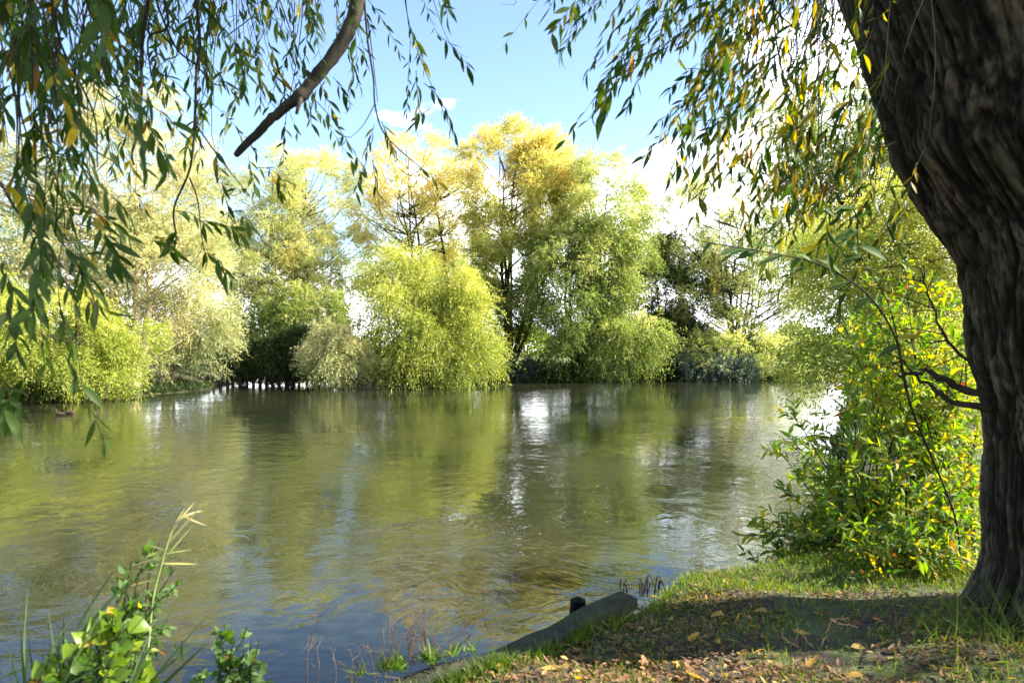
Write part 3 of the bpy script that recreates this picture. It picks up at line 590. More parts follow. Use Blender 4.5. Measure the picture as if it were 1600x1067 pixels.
# ------------------------------------------------------------------ near bank: log edging
def log_mesh():
    a = G(585, 1075, .30); b = G(800, 1000, .33); c = G(1000, 948, .36)
    a = np.array([-.70, 3.52, .40]); b = np.array([.02, 3.98, .43]); c = np.array([.80, 4.66, .50])
    pth = curve([a+[-.5, -.45, -.06], a, b, c], 60); nn = len(pth); T = unit(np.gradient(pth, axis=0)); up = np.array([0, 0, 1.]); A = unit(np.cross(T, up)); B_ = np.cross(A, T)
    m = 48; V = []
    for i in range(nn):
        for j in range(m):
            an = 2*math.pi*j/m; ca, sa = math.cos(an), math.sin(an)
            # squared-off timber: superellipse
            k_ = (abs(ca)**12+abs(sa)**12)**(-1/12.); w = .08*k_; h = .042*k_
            q = pth[i]; nz = mnoise.noise(Vector((q[0]*3, q[1]*3, j*.2)))*.022+mnoise.noise(Vector((q[0]*14, j*.9, q[2]*9)))*.006
            V.append(q+A[i]*ca*(w+nz)+B_[i]*sa*(h+nz))
    idx = np.arange(nn*m).reshape(nn, m); Q = np.stack([idx[:-1], np.roll(idx, -1, 1)[:-1], np.roll(idx, -1, 1)[1:], idx[1:]], -1).reshape(-1, 4)
    V.append(pth[-1]+T[-1]*.01); e = len(V)-1
    FT = [(idx[-1, j], idx[-1, (j+1) % m], e) for j in range(m)]
    return mesh('timber_log', V, Q, M['timber'], True, FT=FT)
single('timber_log', log_mesh(), (.05, 4.0, .4), 'mossy squared timber log lying along the edge of the near bank', 'log')
tb = Tubes(); q = np.array([.45, 4.75, 0]); tb.add([q+[0, 0, -.5], q+[0, 0, .3], q+[.01, 0, .44], q+[.01, 0, .47]], .06, .052, sides=10, wob=.08)
single('wooden_stake', tb.mesh('wooden_stake', M['post'], False), (.45, 4.75, 0), 'short dark stake end poking up behind the mossy log', 'stake')

# ------------------------------------------------------------------ grass and litter on the near bank
def near_points(m, box):
    x = rng.uniform(box[0], box[1], m); y = rng.uniform(box[2], box[3], m); s = riverdist(x, y); return x, y, s
def grassmat():
    return leafmat('grass_blade', [(0, (.03, .065, .008)), (.5, (.09, .16, .015)), (.85, (.24, .28, .03)), (1, (.4, .33, .12))], .4, .5, .3)
M['grass'] = grassmat()
x, y, s = near_points(230000, (-3.5, 5.5, 1.8, 9))
nz = np.array([mnoise.noise(Vector((a*1.7, b*1.7, 4.2))) for a, b in zip(x, y)])
edge = np.exp(-np.maximum(s, 0)/.35)
pr = np.clip(.10+.9*edge*(x > .9)+.45*edge+.9*np.clip(nz, 0, 1)+.8*((y > 4.95) & (x > .7)), 0, 1)
ok = (s > .02) & (rng.random(len(x)) < pr); x, y, s = x[ok], y[ok], s[ok]; edge = edge[ok]; m = len(x)
z = gheight(x, y)
h = rng.uniform(.025, .075, m)*(1+.9*edge*rng.random(m))
pos = np.column_stack([x, y, z-.005]); lean = rng.normal(size=(m, 3))*[.45, .45, .1]+[0, 0, 1]
lv = Leaves(); nr = np.column_stack([rng.normal(size=m), rng.normal(size=m), np.zeros(m)])
lv.add(leaves_real(pos, lean, unit(nr), h, rng.uniform(.003, .006, m), rng.uniform(0, .6, m), rng.uniform(0, .95, m), 'grass', .2))
o = link('grass', lv.mesh('grass', M['grass'])); tag(o, 'short green grass along the edge of the near bank', 'grass', kind='stuff')

M['litter'] = leafmat('fallen_leaf', [(0, (.02, .01, .006)), (.35, (.075, .032, .015)), (.6, (.18, .085, .035)), (.74, (.33, .18, .07)), (.8, (.16, .16, .04)), (.9, (.42, .29, .04)), (1, (.55, .34, .02))], .25, .6, .25, (.25, .15, .08))
x, y, s = near_points(60000, (-1.6, 5.2, 1.9, 7.5))
nz = np.array([mnoise.noise(Vector((a*1.3+9, b*1.3, 1.2))) for a, b in zip(x, y)])
pr = np.clip(.72+1.5*nz+.35*((x < 1.2) & (y < 4.4))-.62*((y > 4.95) & (x > .7)), .05, 1); ok = (s > .1) & (rng.random(len(x)) < pr); x, y = x[ok], y[ok]; m = len(x); z = gheight(x, y)
half = m//2
for sl, prof, lr, rr_ in ((slice(0, half), 'willow', (.05, .09), .2), (slice(half, m), 'ovate', (.03, .065), .5)):
    xx, yy, zz = x[sl], y[sl], z[sl]; k_ = len(xx); ln = rng.uniform(*lr, k_)*rng.uniform(.4, .95, k_); d = rng.normal(size=(k_, 3))*[1, 1, .22]
    lv2 = leaves_real(np.column_stack([xx, yy, zz+rng.uniform(.004, .03, k_)]), d, unit(rng.normal(size=(k_, 3))*.35+[0, 0, 1]), ln, ln*rr_*rng.uniform(.8, 1.3, k_), rng.uniform(-.5, .5, k_), rng.uniform(0, 1, k_)**1.2, prof, .5)
    if sl.start == 0: lit = Leaves()
    lit.add(lv2)
o = link('leaf_litter', lit.mesh('leaf_litter', M['litter'], True)); tag(o, 'brown and yellow leaf litter covering the near bank', 'leaf litter', kind='stuff')
lv = Leaves(); m = 2600; t = rng.random(m)**1.2; cl_ = np.sin(t*37)+np.sin(t*91+2); x = np.interp(t, [0, .5, 1], [-.62, .10, .84])+rng.normal(size=m)*.03; y = np.interp(t, [0, .5, 1], [3.44, 3.88, 4.56])+rng.normal(size=m)*.03
ok = cl_+rng.normal(size=m)*.5 > 0; x = x[ok]; y = y[ok]; m = len(x)
lv.add(leaves_real(np.column_stack([x, y, gheight(x, y)-.01]), np.column_stack([rng.normal(size=m)*.5-.15, rng.normal(size=m)*.4+.1, np.ones(m)]), unit(rng.normal(size=(m, 3))), rng.uniform(.05, .13, m), rng.uniform(.003, .007, m), rng.uniform(.1, .9, m), rng.uniform(0, .7, m), 'grass', .2))
o = link('edge_grass', lv.mesh('edge_grass', M['grass'])); tag(o, 'green grass growing over the landward side of the mossy log', 'grass', kind='stuff')
# the largest fallen leaves, each its own
spots = [(770, 1040), (905, 980), (925, 990), (1060, 1032), (1005, 1035), (1120, 1000), (870, 1045), (985, 1055), (1045, 965), (1130, 958), (1170, 1045), (1240, 985), (1330, 1010), (1415, 1050), (1350, 1055), (1075, 1000), (835, 1055), (900, 1058), (1200, 955), (960, 1030), (1098, 1060), (1260, 1040), (1300, 960), (1155, 1018)]
for i, (px, py) in enumerate(spots):
    g = G(px, py, .56); z = gz(g[0], g[1]); g = G(px, py, z+.03); ln = rng.uniform(.07, .11)
    yel = i % 3 != 1
    V, Q, T = leaves_real(np.array([g]), rng.normal(size=(1, 3))*[1, 1, .15], unit(rng.normal(size=(1, 3))*.4+[0, -.2, 1]), np.array([ln]), np.array([ln*.5]), np.array([rng.uniform(-.5, .4)]), np.array([rng.uniform(.9, 1) if yel else rng.uniform(.35, .6)]), 'lobed' if i % 2 else 'ovate', .5)
    single('fallen_leaf', mesh('fallen_leaf', V, Q, M['litter'], True, {'tint': T}), g, ('bright yellow' if yel else 'pale brown')+' fallen leaf lying on the litter of the near bank', 'leaf', ('yellow' if yel else 'brown')+' fallen leaves on the near bank')

# ------------------------------------------------------------------ foreground shrubs at right
def shrub(name, label, cat, base, tips, nsub, ll, mat, prof='ovate', ratio=.3, depthj=.5, r=.012, yel=.1, tint=None, stemmat='twig', subL=.3, nleaf=8, group=None, hang=.15, up=.3):
    bz = gz(base[0], base[1]); root = thing(name, (base[0], base[1], bz), label, cat, group); h = Hang(); st = Tubes()
    b3 = np.array([base[0], base[1], bz-.05])
    for tip in tips:
        e = P(*tip); bb = b3+rng.normal(size=3)*[.1, .1, 0]; L = np.linalg.norm(e-bb)
        mid = .5*(bb+e)+np.array([rng.normal()*.06, rng.normal()*.06, .16*L*(abs(e[0]-bb[0])/L)])+np.array([.12*(bb[0]-e[0]), 0, 0])
        pth = curve([bb, mid, e], 16)+rng.normal(size=(16, 3))*.006; st.add(pth, r, .0025, sides=6)
        for _ in range(nsub):
            t = rng.uniform(.2, 1); i = min(len(pth)-2, int(t*(len(pth)-1))); a = pth[i]; tt = unit(pth[i+1]-pth[i])
            d = unit(tt*.5+rng.normal(size=3)*.6+[0, 0, up]); l2 = subL*rng.uniform(.5, 1.2)
            q = np.linspace(0, 1, 6)[:, None]; sp = a+d*l2*q; sp[:, 2] -= .25*l2*q[:, 0]**2
            h.strand(sp, r=.0028, nleaf=nleaf, ll=ll, start=.1, tint=tint, spread=.8, hang=hang, ratio=ratio, yel=yel)
        h.strand(pth[-6:], r=.003, nleaf=6, ll=ll, start=.05, tint=tint, spread=.8, hang=hang, ratio=ratio, yel=yel)
    part('stems', st.mesh('stems', M[stemmat]), root)
    part('twigs', h.tw.mesh('twigs', M[stemmat]), root); part('leaves', h.mesh(mat, prof, (0, .5)), root); return root
shrub('sallow_shrub', 'leafy green and yellow shrub leaning over the water left of the thick trunk', 'shrub', (3.3, 6.5),
  [(1235, 640, 6.5), (1260, 700, 6.8), (1225, 770, 6.7), (1290, 640, 6.3), (1340, 600, 6.1), (1200, 870, 6.5), (1250, 830, 6.1), (1310, 720, 5.9), (1380, 640, 6.1), (1430, 600, 5.9), (1300, 800, 5.7), (1350, 760, 6.1), (1400, 700, 5.7), (1460, 660, 5.9), (1280, 760, 6.9), (1150, 835, 6.5), (1180, 890, 6.3), (1215, 700, 6.9), (1200, 820, 6.6), (1500, 620, 6.1), (1400, 520, 6.3), (1330, 560, 6.5), (1460, 500, 6.3), (1240, 690, 6.9), (1350, 480, 6.5)], 22, .105, M['shrub'], yel=.15, r=.012, up=.35, tint=(.3, .85), ratio=.27)
shrub('sallow_shrub', 'taller pale-stemmed shrub against the thick trunk with yellowing leaves', 'shrub', (3.9, 6.3),
  [(1360, 470, 6.1), (1420, 480, 6.0), (1460, 420, 6.3), (1330, 540, 6.3), (1500, 520, 6.4), (1390, 560, 6.1), (1480, 580, 6.3), (1440, 540, 6.6), (1350, 420, 6.7), (1410, 400, 6.5), (1470, 460, 6.3), (1310, 500, 6.9), (1500, 560, 6.1), (1530, 500, 6.5), (1545, 600, 6.5), (1530, 680, 6.6), (1500, 430, 6.6), (1550, 760, 6.5), (1520, 820, 6.4), (1540, 880, 6.3), (1480, 720, 6.6)], 24, .105, M['shrub'], yel=.2, r=.010, tint=(.35, .85), ratio=.27, nleaf=9)
shrub('bramble_shrub', 'dense dark lower growth with yellow leaves at the foot of the thick trunk', 'shrub', (3.3, 5.6),
  [(1330, 860, 5.5), (1380, 820, 5.3), (1440, 780, 5.3), (1490, 760, 5.3), (1300, 900, 5.7), (1420, 860, 5.1), (1470, 860, 5.2), (1500, 880, 5.1), (1350, 910, 5.3), (1510, 800, 5.4), (1260, 880, 6.1), (1200, 880, 6.3), (1230, 850, 6.4), (1520, 700, 5.6), (1530, 760, 5.8), (1510, 640, 5.9), (1530, 860, 5.6), (1490, 700, 6.0)], 19, .085, M['shrub'], yel=.22, r=.006, tint=(.1, .8))
# arching shoot with large dark leaves
ar = thing('arching_sapling', (*G(1500, 945, .5)[:2], .5), 'single slender shoot arching left in front of the yellow willow with large dark leaves', 'sapling')
tb = Tubes(); b0 = np.array([3.5, 5.3, .5])
ap = curve([b0+[0, 0, -.05], P(1490, 800, 5.1), P(1425, 640, 4.1), P(1400, 530, 3.8), P(1360, 465, 3.6), P(1315, 431, 3.5), P(1274, 411, 3.4), P(1225, 399, 3.3), P(1172, 390, 3.2), P(1100, 378, 3.1)], 60)
tb.add(ap, .008, .0025, sides=8)
tb.add(curve([P(1420, 620, 4.1), P(1390, 480, 3.9), P(1345, 400, 3.6), P(1340, 330, 3.4)], 20), .005, .002)
part('stem', tb.mesh('stem', M['twig']), ar); lv = Leaves()
LF = [((1172, 390), (1090, 398)), ((1115, 378), (1092, 392)), ((1160, 392), (1105, 412)), ((1185, 391), (1150, 400)), ((1175, 384), (1222, 384)), ((1225, 399), (1180, 412)), ((1250, 402), (1232, 420)), ((1270, 410), (1243, 395)), ((1274, 411), (1228, 428)), ((1315, 431), (1278, 382)), ((1330, 440), (1282, 455)), ((1375, 478), (1405, 482)), ((1345, 400), (1310, 352)),
      ((1340, 330), (1270, 308)), ((1340, 325), (1290, 335)), ((1343, 360), (1300, 370)), ((1345, 385), (1395, 402)), ((1350, 400), (1310, 408)), ((1345, 360), (1375, 375)), ((1360, 465), (1330, 480)), ((1400, 530), (1455, 520)), ((1410, 570), (1470, 590)), ((1405, 540), (1360, 560)), ((1340, 345), (1368, 320))]
dd_ = [np.interp(a[0], [1100, 1225, 1360, 1425], [3.1, 3.3, 3.6, 4.1]) for a, b in LF]; P0 = np.array([P(*a, q_) for (a, b), q_ in zip(LF, dd_)]); P1 = np.array([P(*b, q_-.05) for (a, b), q_ in zip(LF, dd_)]); D_ = P1-P0; ln = np.clip(np.linalg.norm(D_, axis=1)*.95, .08, .16)
lv.add(leaves_real(P0, D_, unit(np.tile([0, -.45, .9], (len(LF), 1))+rng.normal(size=(len(LF), 3))*.3), ln, ln*.33, rng.uniform(0, .4, len(LF)), np.where(np.arange(len(LF)) == 20, .9, rng.uniform(0, .35, len(LF))), 'ovate'))
part('leaves', lv.mesh('leaves', M['shrub'], True), ar)
# dark low limbs reaching left from the trunk through the shrub
for pts, r_ in [([(1580, 625, 4.3), (1500, 606, 4.3), (1455, 582, 4.4), (1400, 590, 4.6)], .032), ([(1580, 640, 4.3), (1490, 628, 4.3), (1450, 600, 4.5), (1405, 560, 4.7)], .024), ([(1580, 620, 4.2), (1490, 545, 4.4), (1455, 470, 4.6), (1443, 415, 4.8)], .013)]:
    tb = Tubes(); c = curve([P(*p_) for p_ in pts], 22); c = c+rng.normal(size=c.shape)*.008; tb.add(c, r_, r_*.25, sides=8, wob=.1)
    for _ in range(9):
        i_ = rng.integers(6, 21); e = c[i_]+rng.normal(size=3)*[.12, .1, .1]+[-.16, 0, .02]; tb.add(curve([c[i_], .5*(c[i_]+e)+rng.normal(size=3)*.02, e], 6), .005, .002, sides=5)
    part('low_branch', tb.mesh('low_branch', M['darkbark']), right)
# dead rust-red stem
tb = Tubes(); bb = np.array([3.45, 5.9, .5])
c = curve([bb, P(1434, 890, bb[1]-.05), P(1420, 850, bb[1]-.05), P(1424, 790, bb[1]), P(1408, 700, bb[1]+.1)], 24); c = c+rng.normal(size=c.shape)*.006; tb.add(c, 0, radii=.011*(1+.35*rng.random(len(c)))*np.linspace(1, .5, len(c)), sides=9, wob=.15)
tb.add(curve([P(1428, 860, bb[1]-.05), P(1410, 830, bb[1]-.1), P(1408, 790, bb[1]-.1)], 8), .013, .005, sides=7, wob=.12)
single('dead_shoot', tb.mesh('dead_shoot', M['redstem']), bb, 'rust-red dead stem standing in the dark growth left of the thick trunk', 'stem')
# dead root mass poking out of the water beyond the shrub
tb = Tubes()
for _ in range(26):
    a = np.array([7.0, 15.0, .05])+rng.normal(size=3)*[.35, .3, .05]; b = a+np.array([-rng.uniform(.1, .8), rng.normal()*.2, rng.uniform(.0, .3)])
    tb.add(curve([a, .5*(a+b)+[0, 0, .12], b], 8), .018, .006, sides=5)
for _ in range(8):
    tb.add(curve([(7.1, 15, .3), (6.5, 14.9+rng.normal()*.08, .3+rng.normal()*.06), (5.9+rng.uniform(0, .5), 14.8+rng.normal()*.15, .22+rng.normal()*.1)], 8), .013, .005, sides=5, wob=.15)
single('driftwood', tb.mesh('driftwood', M['bark']), (7, 15, 0), 'brown tangle of dead branches sticking out over the water at the right', 'driftwood')
# pale stone by the water
def blob(name, c, r, mat, nz=.15, seed=0, sub=3):
    import bmesh
    bm = bmesh.new(); bmesh.ops.create_icosphere(bm, subdivisions=sub, radius=1)
    for v in bm.verts:
        k_ = 1+nz*mnoise.noise(v.co*1.6+Vector((seed, 0, 0)))*2; v.co = Vector((v.co.x*r[0]*k_+c[0], v.co.y*r[1]*k_+c[1], v.co.z*r[2]*k_+c[2]))
    me = bpy.data.meshes.new(name); bm.to_mesh(me); bm.free(); me.materials.append(mat)
    for p in me.polygons: p.use_smooth = True
    return me
M['stone'] = barkmat('pale_stone', (.3, .3, .28), (.55, .54, .5), 9, .4)
single('stone', blob('stone', (2.55, 6.35, .08), (.17, .12, .1), M['stone']), (2.55, 6.35, 0), 'pale grey stone at the water edge under the leaning shrub', 'stone')
# pale dry fallen twig with curled leaves
dt = thing('dry_twig', (*G(1265, 1010, .56)[:2], .56), 'pale dry forked twig with curled brown leaves lying on the bank before the thick trunk', 'twig')
tb = Tubes(); d0 = 3.95
for pts in [[(1240, 1035), (1262, 1012), (1290, 1035)], [(1278, 1015), (1292, 985), (1300, 965), (1325, 962)], [(1278, 1018), (1250, 980), (1245, 965)], [(1262, 1012), (1228, 995), (1222, 980)], [(1300, 965), (1340, 975)]]:
    c = curve([P(a, b+4, d0) for a, b in pts], 14); tb.add(c+rng.normal(size=c.shape)*.004, .0042, .002, sides=6, wob=.15)
part('twigs', tb.mesh('twigs', M['drytwig']), dt)
lv = Leaves(); q = np.array([P(1290+i*9+rng.uniform(-4, 4), 962+rng.uniform(-3, 8), d0) for i in range(11)]+[P(1240+rng.uniform(-8, 8), 1030+rng.uniform(-10, 8), d0) for i in range(6)])
k_ = len(q); lv.add(leaves_real(q, rng.normal(size=(k_, 3))*.4+[0, 0, -1], unit(rng.normal(size=(k_, 3))), rng.uniform(.04, .07, k_), rng.uniform(.012, .02, k_), rng.uniform(.2, .8, k_), rng.uniform(.45, .66, k_), 'willow', .6))
part('leaves', lv.mesh('leaves', M['litter'], True), dt)
# rough grass tussock at the trunk foot
lv = Leaves(); m = 700; c0 = np.array([3.0, 3.9]); x = c0[0]+rng.normal(size=m)*.38; y = c0[1]+rng.normal(size=m)*.35; z = gheight(x, y)
lv.add(leaves_real(np.column_stack([x, y, z]), np.column_stack([rng.normal(size=m)*.6-.15, rng.normal(size=m)*.4-.3, np.ones(m)]), unit(rng.normal(size=(m, 3))), rng.uniform(.08, .34, m), rng.uniform(.002, .004, m), rng.uniform(.2, 1.4, m), rng.uniform(.0, .8, m), 'grass', .2))
o = link('long_grass', lv.mesh('long_grass', M['grass'])); tag(o, 'long dark grass around the foot of the thick trunk', 'grass', kind='stuff')

# ------------------------------------------------------------------ plants at lower left
def blades(root_name, label, cat, base, specs, mat, prof='grass', group=None):
    root = thing(root_name, base, label, cat, group); lv = Leaves()
    for (a, b, d, w, curl, tn) in specs:
        if root_name == 'reed':
            sx_ = float(np.interp(a[1], [806, 830, 890, 940, 1040], [288, 268, 250, 238, 226])); b = (b[0]+(sx_-a[0])*.3, b[1]); a = (sx_, a[1]); curl += .25; w *= .8
        A = P(*a, d); Bp = P(*b, d); L = np.linalg.norm(Bp-A)
        lv.add(leaves_real(np.array([A]), np.array([Bp-A]), unit(np.array([[rng.normal()*.3, -.9, .35]])), np.array([L]), np.array([w]), np.array([curl]), np.array([tn]), prof, .3))
    part('leaves', lv.mesh('leaves', mat, True), root); return root
M['reed'] = leafmat('reed_leaf', [(0, (.03, .06, .015)), (.4, (.12, .19, .05)), (.7, (.4, .38, .14)), (1, (.6, .42, .2))], .35, .45, .4)
D = 3.0; bz = .42
r1 = blades('reed', 'tall reed with pale straw-coloured curling top rising above the weeds at lower left', 'reed', (-1.75, 2.95, bz),
  [((248, 905), (265, 830), D, .018, 0, .45), ((262, 850), (318, 786), D, .014, -.25, .85), ((265, 835), (282, 795), D, .010, .1, .8), ((268, 830), (296, 788), D, .012, .15, .7), ((285, 808), (306, 795), D, .012, .5, .95), ((288, 806), (318, 822), D, .008, .4, .95), ((255, 880), (292, 825), D, .011, .1, .5), ((265, 865), (296, 858), D, .009, .1, .5),
   ((258, 880), (208, 868), D, .018, .2, .5), ((255, 860), (205, 872), D, .014, .3, .6), ((250, 860), (222, 850), D, .01, .5, .9), ((240, 870), (192, 884), D, .012, 0, .8), ((230, 895), (190, 890), D, .012, .1, .7), ((232, 905), (186, 915), D, .012, .1, .8), ((270, 880), (308, 880), D, .010, .1, .7)], M['reed'])
tb = Tubes(); tb.add(curve([(-1.72, 2.95, bz-.1), P(226, 1040, D), P(238, 940, D), P(250, 890, D), P(268, 830, D), P(288, 806, D)], 30), .006, .003, sides=6); part('stem', tb.mesh('stem', M['grass'] if False else M['reedstem'] if 'reedstem' in M else barkmat('reed_stem', (.12, .16, .05), (.3, .33, .12), 20, .1)), r1)
blades('sedge', 'dark green sedge blades fanning left over the water at lower left', 'sedge', (-2.0, 2.9, bz),
  [((118, 985), (180, 880), 2.9, .014, .05, .1), ((110, 1010), (200, 900), 2.9, .016, .1, .15), ((100, 1060), (96, 945), 2.8, .012, .05, .1), ((60, 1090), (35, 985), 2.7, .010, .1, .05), ((30, 1080), (100, 1000), 2.7, .010, .1, .1), ((0, 1060), (70, 1030), 2.6, .010, .1, .1), ((120, 1000), (230, 915), 2.9, .018, .2, .2), ((40, 1090), (32, 980), 2.6, .012, 0, .05), ((70, 1080), (140, 950), 2.8, .012, .15, .2),
   ((130, 1080), (172, 940), 2.9, .01, .1, .3), ((20, 1090), (5, 1010), 2.6, .01, .2, .1), ((90, 1090), (60, 1000), 2.7, .012, .2, .1), ((240, 1060), (300, 1000), 2.9, .010, .3, .1), ((268, 1010), (290, 1020), 2.9, .014, .3, .1), ((285, 1000), (280, 1045), 2.9, .014, .3, .1)]+[((x_, 1095), (x_+rng.uniform(-50, 110), rng.uniform(930, 1040)), rng.uniform(2.5, 2.9), rng.uniform(.006, .014), rng.uniform(0, .35), rng.uniform(0, .35)) for x_ in rng.uniform(0, 230, 34)], M['reed'])
def herb(name, label, cat, base, tips, ll, mat, prof, nleaf, tint, yel, ratio=.7, sub=5, subL=.12, r=.006):
    return shrub(name, label, cat, base, tips, sub, ll, mat, prof=prof, ratio=ratio, r=r, yel=yel, tint=tint, subL=subL, nleaf=nleaf, hang=.25, up=.2)
M['bind'] = leafmat('bindweed_leaf', [(0, (.02, .05, .006)), (.4, (.06, .12, .01)), (.75, (.18, .26, .016)), (.9, (.4, .34, .03)), (1, (.5, .25, .06))], .5, .4, .4)
herb('nettle', 'dark leafy nettle stems behind the bright weeds at lower left', 'weed', (-1.9, 2.9), [(205, 880, 3.05), (232, 865, 3.05), (255, 880, 3.1), (215, 930, 3.0), (275, 890, 3.1), (245, 850, 3.1), (220, 900, 3.0), (285, 905, 3.1), (200, 930, 2.95), (245, 935, 3.0), (190, 960, 3.0), (230, 960, 3.0), (260, 920, 3.1)], .055, M['shrub'], 'ovate', 7, (.0, .35), .05, .5, 9, .12)
herb('bindweed', 'bright yellow-green heart-leaved weed catching the sun in the lower left corner', 'weed', (-1.75, 2.65), [(170, 965, 2.7), (195, 975, 2.7), (150, 990, 2.7), (210, 1010, 2.7), (120, 1010, 2.65), (90, 1040, 2.6), (180, 1030, 2.6), (225, 1040, 2.7), (130, 1050, 2.6), (70, 1050, 2.6), (240, 1060, 2.7)], .065, M['bind'], 'heart', 4, (.3, .85), .05, .8, 7, .11)
herb('mugwort', 'small lobed-leaf green weed standing alone right of the lower left weeds', 'weed', (-1.3, 3.0), [(352, 975, 3.1), (385, 980, 3.1), (405, 995, 3.1), (365, 1000, 3.1), (345, 1010, 3.1), (380, 1015, 3.1), (360, 1040, 3.1), (320, 1050, 3.0), (390, 1000, 3.1)], .042, M['shrub'], 'lobed', 7, (.1, .4), .04, .75, 12, .08, .004)
# dry stems at the water edge, by the log end
dry = barkmat('dry_stem', (.05, .03, .018), (.17, .11, .06), 30, .2)
ds = thing('dead_weed', P(640, 1040, 3.72), 'thin brown dead stems sticking up from the water edge left of the log', 'weed')
SL = [((640, 1020), (625, 925), 3.75), ((665, 1010), (645, 930), 3.75), ((668, 1010), (662, 945), 3.75), ((622, 1030), (610, 960), 3.7), ((640, 1020), (655, 965), 3.75), ((770, 1000), (755, 930), 3.9), ((625, 1060), (520, 1032), 3.6), ((690, 1020), (560, 1045), 3.7), ((735, 992), (700, 1015), 3.8), ((480, 1090), (482, 990), 3.5), ((484, 1010), (498, 950), 3.5), ((520, 1090), (521, 1020), 3.5), ((490, 1090), (495, 1010), 3.5), ((545, 1090), (550, 1040), 3.5), ((640, 1040), (630, 990), 3.7), ((600, 1070), (615, 1000), 3.6), ((590, 1080), (540, 1060), 3.55), ((590, 1080), (575, 1010), 3.55)]
for _ in range(26):
    x0 = rng.normal(640, 45); SL.append(((x0, 1045-(x0-620)*.25), (x0+rng.normal()*22, 1020-(x0-620)*.2-rng.uniform(5, 60)), 3.65+(x0-600)*.0012))
for (a, b, d) in SL:
    tb = Tubes(); A = P(*a, d); Bp = P(*b, d+rng.uniform(-.05, .05)); tb.add(curve([A, .5*(A+Bp)+rng.normal(size=3)*.014, Bp], 8), .003, .0012, sides=5)
    for _ in range(3):
        t = rng.uniform(.5, 1); p_ = A+(Bp-A)*t; e = p_+rng.normal(size=3)*.03+[0, 0, .02]; tb.add([p_, .5*(p_+e)+rng.normal(size=3)*.004, e], .0015, .0008, sides=4)
    part('stem', tb.mesh('stem', dry), ds)
lv = Leaves(); m = 420; cx = rng.choice([610, 622, 668, 676, 705, 560, 740], m, p=[.3, .2, .2, .12, .08, .05, .05]); q = np.array([P(c_+rng.normal()*8, 1046-(c_-600)*.22+rng.normal()*3, 3.66+(c_-600)*.0012+rng.normal()*.05) for c_ in cx])
lv.add(leaves_real(q, rng.normal(size=(m, 3))*.5+[0, 0, .8], unit(rng.normal(size=(m, 3))), rng.uniform(.03, .12, m)*rng.uniform(.4, 1, m), rng.uniform(.004, .012, m), rng.uniform(0, 1, m), rng.uniform(.05, .7, m), 'grass', .3))
single('water_plant', lv.mesh('water_plant', M['grass']), P(640, 1040, 3.7), 'small tufts of green water plant at the foot of the dry stems', 'plant')
# dark withered curled stalks at the grassy edge
wp = thing('withered_plant', P(1000, 925, 5.45), 'dark withered curled stalks at the water edge beyond the log end', 'plant')
for i in range(13):
    px = rng.uniform(968, 1030); hgt = rng.uniform(8, 24); lx = rng.uniform(-4, 12); dd = rng.uniform(5.3, 5.6)
    tb = Tubes(); tb.add(curve([P(px, 932, dd), P(px+lx*.5, 925-hgt, dd), P(px+lx, 923-hgt, dd), P(px+lx+rng.uniform(2, 7), 930-hgt*rng.uniform(.4, .9), dd)], 12), .0055, .003, sides=5, wob=.2)
    part('stalk', tb.mesh('stalk', M['twig']), wp)
# floating leaves
for i, (px, py) in enumerate([(840, 683), (610, 937), (655, 935), (780, 720), (560, 700), (930, 760)]):
    g = G(px, py, .006); d = .05 if i in (1, 2) else .07
    V, Q, T = leaves_real(np.array([g]), np.array([[1, .3, .02]]), np.array([[0, 0, 1.]]), np.array([d*1.3]), np.array([d*.35]), np.array([-.2]), np.array([.9]), 'willow', .3)
    single('floating_leaf', mesh('floating_leaf', V, Q, M['litter'], True, {'tint': T}), g, 'small yellow leaf floating on the river', 'leaf', 'leaves floating on the river')
# ducks
M['duck'] = barkmat('duck_brown', (.025, .015, .01), (.08, .055, .035), 30, .2); M['duckhead'] = barkmat('duck_head', (.05, .03, .02), (.1, .06, .04), 30, .1); M['bill'] = barkmat('duck_bill', (.3, .2, .08), (.4, .25, .1), 30, .1)
def duck(px, py, flip, label):
    g = G(px, py, 0.0); root = thing('duck', g, label, 'duck', None); s_ = -1 if flip else 1
    tb = Tubes(); c = curve([g+[-.17*s_, 0, .09], g+[-.1*s_, 0, .06], g+[0, 0, .05], g+[.1*s_, 0, .06], g+[.14*s_, 0, .1], g+[.15*s_, 0, .15], g+[.17*s_, 0, .185], g+[.2*s_, 0, .185]], 40)
    rr = np.interp(np.linspace(0, 1, len(c)), [0, .14, .3, .45, .57, .66, .8, .9, 1], [.01, .045, .075, .07, .05, .028, .034, .034, .016]); tb.add(c, 0, radii=rr, sides=14)
    part('body', tb.mesh('body', M['duck']), root)
    tb = Tubes(); tb.add([g+[.2*s_, 0, .18], g+[.225*s_, 0, .175], g+[.25*s_, 0, .17]], .012, .006, sides=8); part('bill', tb.mesh('bill', M['bill']), root)
duck(107, 647, False, 'brown duck swimming at far left, the right one of two'); duck(95, 649, True, 'darker brown duck swimming at far left, the left one of two')

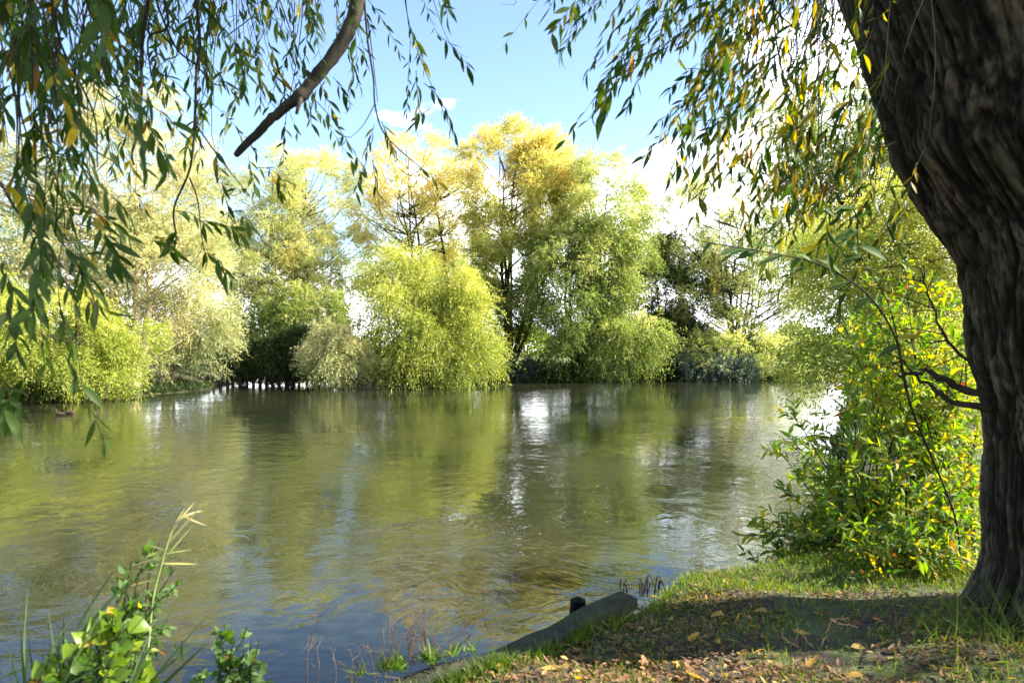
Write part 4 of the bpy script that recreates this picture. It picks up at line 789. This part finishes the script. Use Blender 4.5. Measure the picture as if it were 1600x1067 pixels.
# ------------------------------------------------------------------ sky, sun, camera
w = bpy.data.worlds.new('World'); S.world = w; w.use_nodes = True; nt = w.node_tree; nt.nodes.clear(); L = nt.links.new
out = nt.nodes.new('ShaderNodeOutputWorld'); bg = nt.nodes.new('ShaderNodeBackground'); bg.inputs[1].default_value = .092; L(bg.outputs[0], out.inputs[0])
sky = nt.nodes.new('ShaderNodeTexSky'); sky.sky_type = 'NISHITA'; sky.sun_disc = False; sky.sun_elevation = SUN_EL; sky.sun_rotation = SUN_AZ; sky.air_density = 1.0; sky.dust_density = .3; sky.ozone_density = 1.6
tc = nt.nodes.new('ShaderNodeTexCoord'); mp = nt.nodes.new('ShaderNodeMapping'); mp.inputs['Scale'].default_value = (1, 1, 2.6); L(tc.outputs['Generated'], mp.inputs[0])
cn = N(nt, 'ShaderNodeTexNoise', i_Scale=3.2, i_Detail=8.0, i_Roughness=.55); L(mp.outputs[0], cn.inputs['Vector'])
sx = N(nt, 'ShaderNodeSeparateXYZ'); L(tc.outputs['Generated'], sx.inputs[0])
# clouds bank up low in the sky and towards the right
a1 = N(nt, 'ShaderNodeMath', operation='MULTIPLY_ADD'); L(sx.outputs[2], a1.inputs[0]); a1.inputs[1].default_value = -1.35; a1.inputs[2].default_value = .45
a2 = N(nt, 'ShaderNodeMath', operation='MULTIPLY_ADD'); L(sx.outputs[0], a2.inputs[0]); a2.inputs[1].default_value = .42; L(a1.outputs[0], a2.inputs[2])
a3 = N(nt, 'ShaderNodeMath', operation='ADD'); L(a2.outputs[0], a3.inputs[0]); L(cn.outputs[0], a3.inputs[1])
cr = ramp(nt, a3.outputs[0], [(.60, 0.0), (.74, 1.0)])
mx = N(nt, 'ShaderNodeMix', data_type='RGBA'); L(cr.outputs[0], mx.inputs[0]); L(sky.outputs[0], mx.inputs[6]); mx.inputs[7].default_value = (12.5, 12.8, 13.2, 1)
L(mx.outputs[2], bg.inputs[0])
sl = bpy.data.lights.new('sun', 'SUN'); sl.energy = 5.0; sl.angle = math.radians(.5); sl.color = (1, .93, .8); so = bpy.data.objects.new('sun', sl); COL.objects.link(so)
so.rotation_euler = Vector([float(v) for v in SD]).to_track_quat('Z', 'Y').to_euler(); so.location = (20, -10, 20)
cam = bpy.data.cameras.new('camera'); co = bpy.data.objects.new('camera', cam); COL.objects.link(co); S.camera = co
co.location = (0, 0, CH); co.rotation_euler = (math.pi/2, 0, 0); cam.lens = 24; cam.sensor_width = 36; cam.shift_y = (HY-533.5)/1600; cam.clip_end = 5000; cam.clip_start = .05
cam.dof.use_dof = True; cam.dof.focus_distance = 14; cam.dof.aperture_fstop = 3.2
S.view_settings.view_transform = 'Standard'; S.view_settings.look = 'None'; S.view_settings.exposure = 2.1; S.view_settings.gamma = 1.0
try: S.cycles.max_bounces = 6; S.cycles.transparent_max_bounces = 4; S.cycles.sample_clamp_indirect = 8
except Exception: pass
